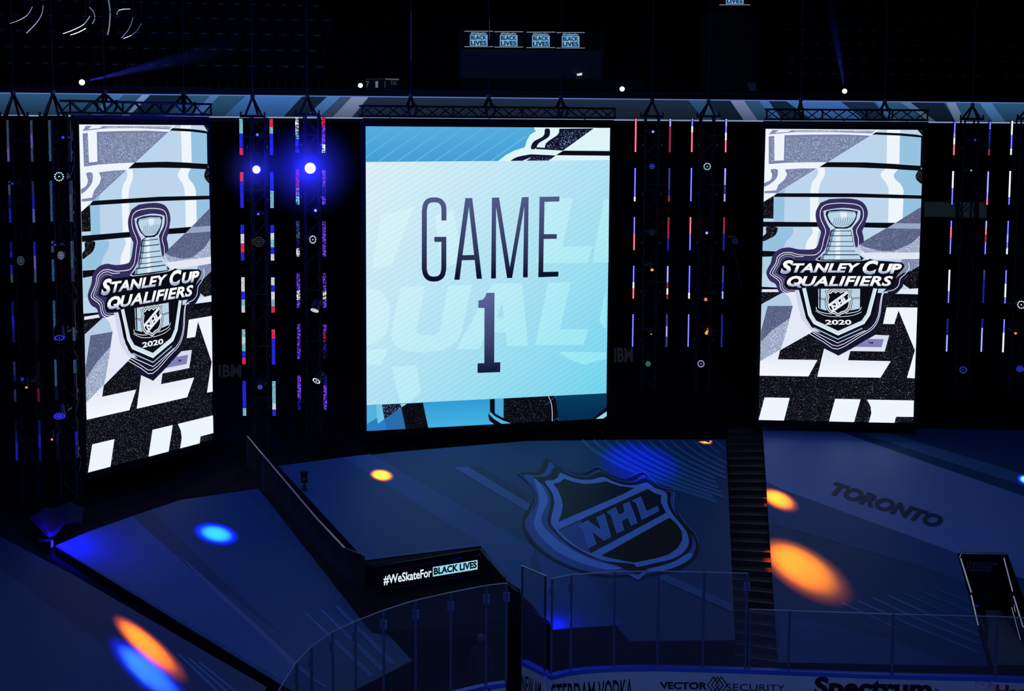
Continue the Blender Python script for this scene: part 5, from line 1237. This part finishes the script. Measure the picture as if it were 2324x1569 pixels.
nm = list(jo); ed = [('pel', 'wst'), ('wst', 'chs'), ('chs', 'nck'), ('nck', 'hd'), ('hd', 'cr'), ('chs', 'ls'), ('ls', 'le'), ('le', 'lh'), ('chs', 'rs'), ('rs', 're'), ('re', 'rh'), ('pel', 'lp'), ('lp', 'lk'), ('lk', 'la'), ('la', 'lt'), ('pel', 'rp'), ('rp', 'rk'), ('rk', 'ra'), ('ra', 'rt')]
me.from_pydata([jo[k] for k in nm], [(nm.index(a_), nm.index(b_)) for a_, b_ in ed], [])
pe = obj('person', me, None, surf('dark_clothes', (.015, .015, .02), .8), label='person in dark clothes standing in the tunnel behind the curved glass', category='person')
pe.location = (hc.x, hc.y, 0)
sk = pe.modifiers.new('skin', 'SKIN'); su = pe.modifiers.new('sub', 'SUBSURF'); su.levels = su.render_levels = 2
for k, v in zip(nm, me.skin_vertices[0].data): v.radius = (rad[k], rad[k]); v.use_root = (k == 'pel')
m = MB(); m.disc((0, -.015, 1.66), (0, 0, 1), .108, .085, .09, surf('cap_cloth', (.10, .10, .13), .6), 14); m.disc((0, -.015, 1.75), (0, 0, 1), .085, .03, .03, surf('cap_cloth', (.1, .1, .13), .6), 14)
o = obj('cap', m.mesh('cap'), pe)

# ================================================================== LAMP LIGHT: beams and glows, and an added cable light
OC, OH, BC, BH = (1.0, .105, .0), (1.0, .085, .0), (.14, .55, 1.0), (.012, .02, 1.0)
def soft_beam(name, p, target, half, kind, E):
    """hot core inside a wider soft cone; E: brightness wanted on the target"""
    d = target - p; k = 4 * math.pi * d.length_squared; p = p + d.normalized() * .12
    if kind == 'o': spot(name + '_halo', p, target, half, OH, E * .26 * k, 1.0, .03); spot(name + '_core', p, target, half * .80, OC, E * .60 * k, 1.0, .03)
    else: spot(name + '_halo', p, target, half, BH, E * .7 * k, 1.0, .03); spot(name + '_core', p, target, half * .74, BC, E * .62 * k, 1.0, .03)
def throw(name, src, D, target, half, col, E, blend=1.0):
    p = at_lamp(*src, D); d = target - p
    spot(name, p + d.normalized() * .12, target, half, col, E * 4 * math.pi * d.length_squared, blend, .03)
P1_ = lambda x, y: on_plane(x, y, *PL1)
soft_beam('beam_orange', at_lamp(1480, 613, 41.6), P4(1816, 1285), 5.2, 'o', 250)
soft_beam('beam_orange', at_lamp(1603, 757, 41.6), P4(1766, 1133), 4.8, 'o', 300)
soft_beam('beam_orange', at_lamp(716, 478, 39.2), P3(866, 1079), 2.5, 'o', 560)
soft_beam('beam_orange', at_lamp(1604, 529, 41.6), P3(1600, 1001), 2.2, 'o', 500)
soft_beam('beam_blue', at_lamp(2315, 838, 41.0), P4(2330, 1090), 4.6, 'b', 110)
# heads on a tower beyond the left edge of the picture and one in the roof grid
soft_beam('beam_orange', Vector((-13.2, 34.3, 7.6)), P1_(330, 1462), 2.2, 'o', 620)
soft_beam('beam_blue', Vector((-13.0, 33.4, 7.7)), P1_(334, 1524), 2.7, 'b', 85)
soft_beam('beam_blue', Vector((4.0, 23.5, 23.0)), P2_(491, 1212), 1.3, 'b', 80)
throw('wash_blue', (1480, 378), 41.6, P3(1452, 1050), 9, (.006, .006, 1.0), 4.5)
def bulb(name, p, col, power, r=.08):
    l = bpy.data.lights.new(name, 'POINT'); l.color = col; l.energy = power; l.shadow_soft_size = r
    o = bpy.data.objects.new(name, l); COL.objects.link(o); o.location = p; return o
spot('flood_beam', P2_(116, 1237) + UP * .5, P2_(176, 1238), 62, (.02, .005, 1.0), 260, 1.0, .08)
bulb('cloth_glow', P2_(112, 1230) + UP * .55, (.02, .005, 1.0), 14)
spot('cable_fill', Vector((-7.2, 24, 9)), Vector((-8.2, 27, 15.6)), 14, (.85, .92, 1), 2600, .8, .05)  # added spot from below, no fixture, brightens the hanging cables
bulb('rail_glow', P3(1258, 1424) + UP * .22, (.02, .01, 1.0), 22)

# ================================================================== HAZE: bloom spheres added round the dazzling lamps, and the two ledge beams
def haze_mat(d, c, R):
    """haze thickest at c, thinning out to nothing at distance R"""
    m, n, l, out = new_mat('haze_volume'); v = n.new('ShaderNodeVolumeScatter'); l.new(v.outputs[0], out.inputs['Volume'])
    v.inputs['Color'].default_value = (1, 1, 1, 1)
    g = n.new('ShaderNodeTexCoord'); ds = n.new('ShaderNodeVectorMath'); ds.operation = 'DISTANCE'; ds.inputs[1].default_value = c; l.new(g.outputs['Object'], ds.inputs[0])
    r = n.new('ShaderNodeMapRange'); r.interpolation_type = 'SMOOTHSTEP'; r.inputs['From Min'].default_value = 0; r.inputs['From Max'].default_value = R; r.inputs['To Min'].default_value = d; r.inputs['To Max'].default_value = 0
    l.new(ds.outputs['Value'], r.inputs[0]); l.new(r.outputs[0], v.inputs['Density']); return m
for px, py, D, R, pw, lab in ((582, 385, 38.6, .95, 110, 'smaller'), (704, 382, 39.2, 1.45, 420, 'larger')):
    c = at_lamp(px, py, D) + Vector((0, -.25, 0))
    bm = bmesh.new(); bmesh.ops.create_icosphere(bm, subdivisions=3, radius=R, matrix=Matrix.Translation(c)); me = bpy.data.meshes.new('haze'); bm.to_mesh(me); bm.free()
    obj('haze', me, None, haze_mat(.07, c, R), kind='stuff', label='added haze sphere for the blue bloom round the %s dazzling lamp' % lab, category='haze')
    bulb('bloom_fill', c, (.012, .015, 1.0), pw, .1)  # added point light inside the sphere imitates the lens bloom
for px, py, x2, y2, tow, half, pw, lab in ((186, 187, 600, 88, 2.0, 4.0, 2600, 'left'), (1917, 207, 1880, -20, 1.5, 4.0, 1500, 'right')):
    p = on_plane(px, py, RB0 + rnrm * .35, rnrm); q = on_plane(x2, y2, RB0 + rnrm * (.35 + tow), rnrm); d = (q - p).normalized()
    m = MB(); L_ = (q - p).length
    m.disc(p + d * .15, d, .02, L_ * math.tan(math.radians(half)) + .02, L_, haze_mat(.07, p, L_), 20)
    m.build('haze', kind='stuff', label='faint blue light beam in the haze from the far %s ledge lamp' % lab, category='haze')
    spot('ledge_beam', p + d * .1, q, half, (.05, .08, 1.0), pw, .6, .03)
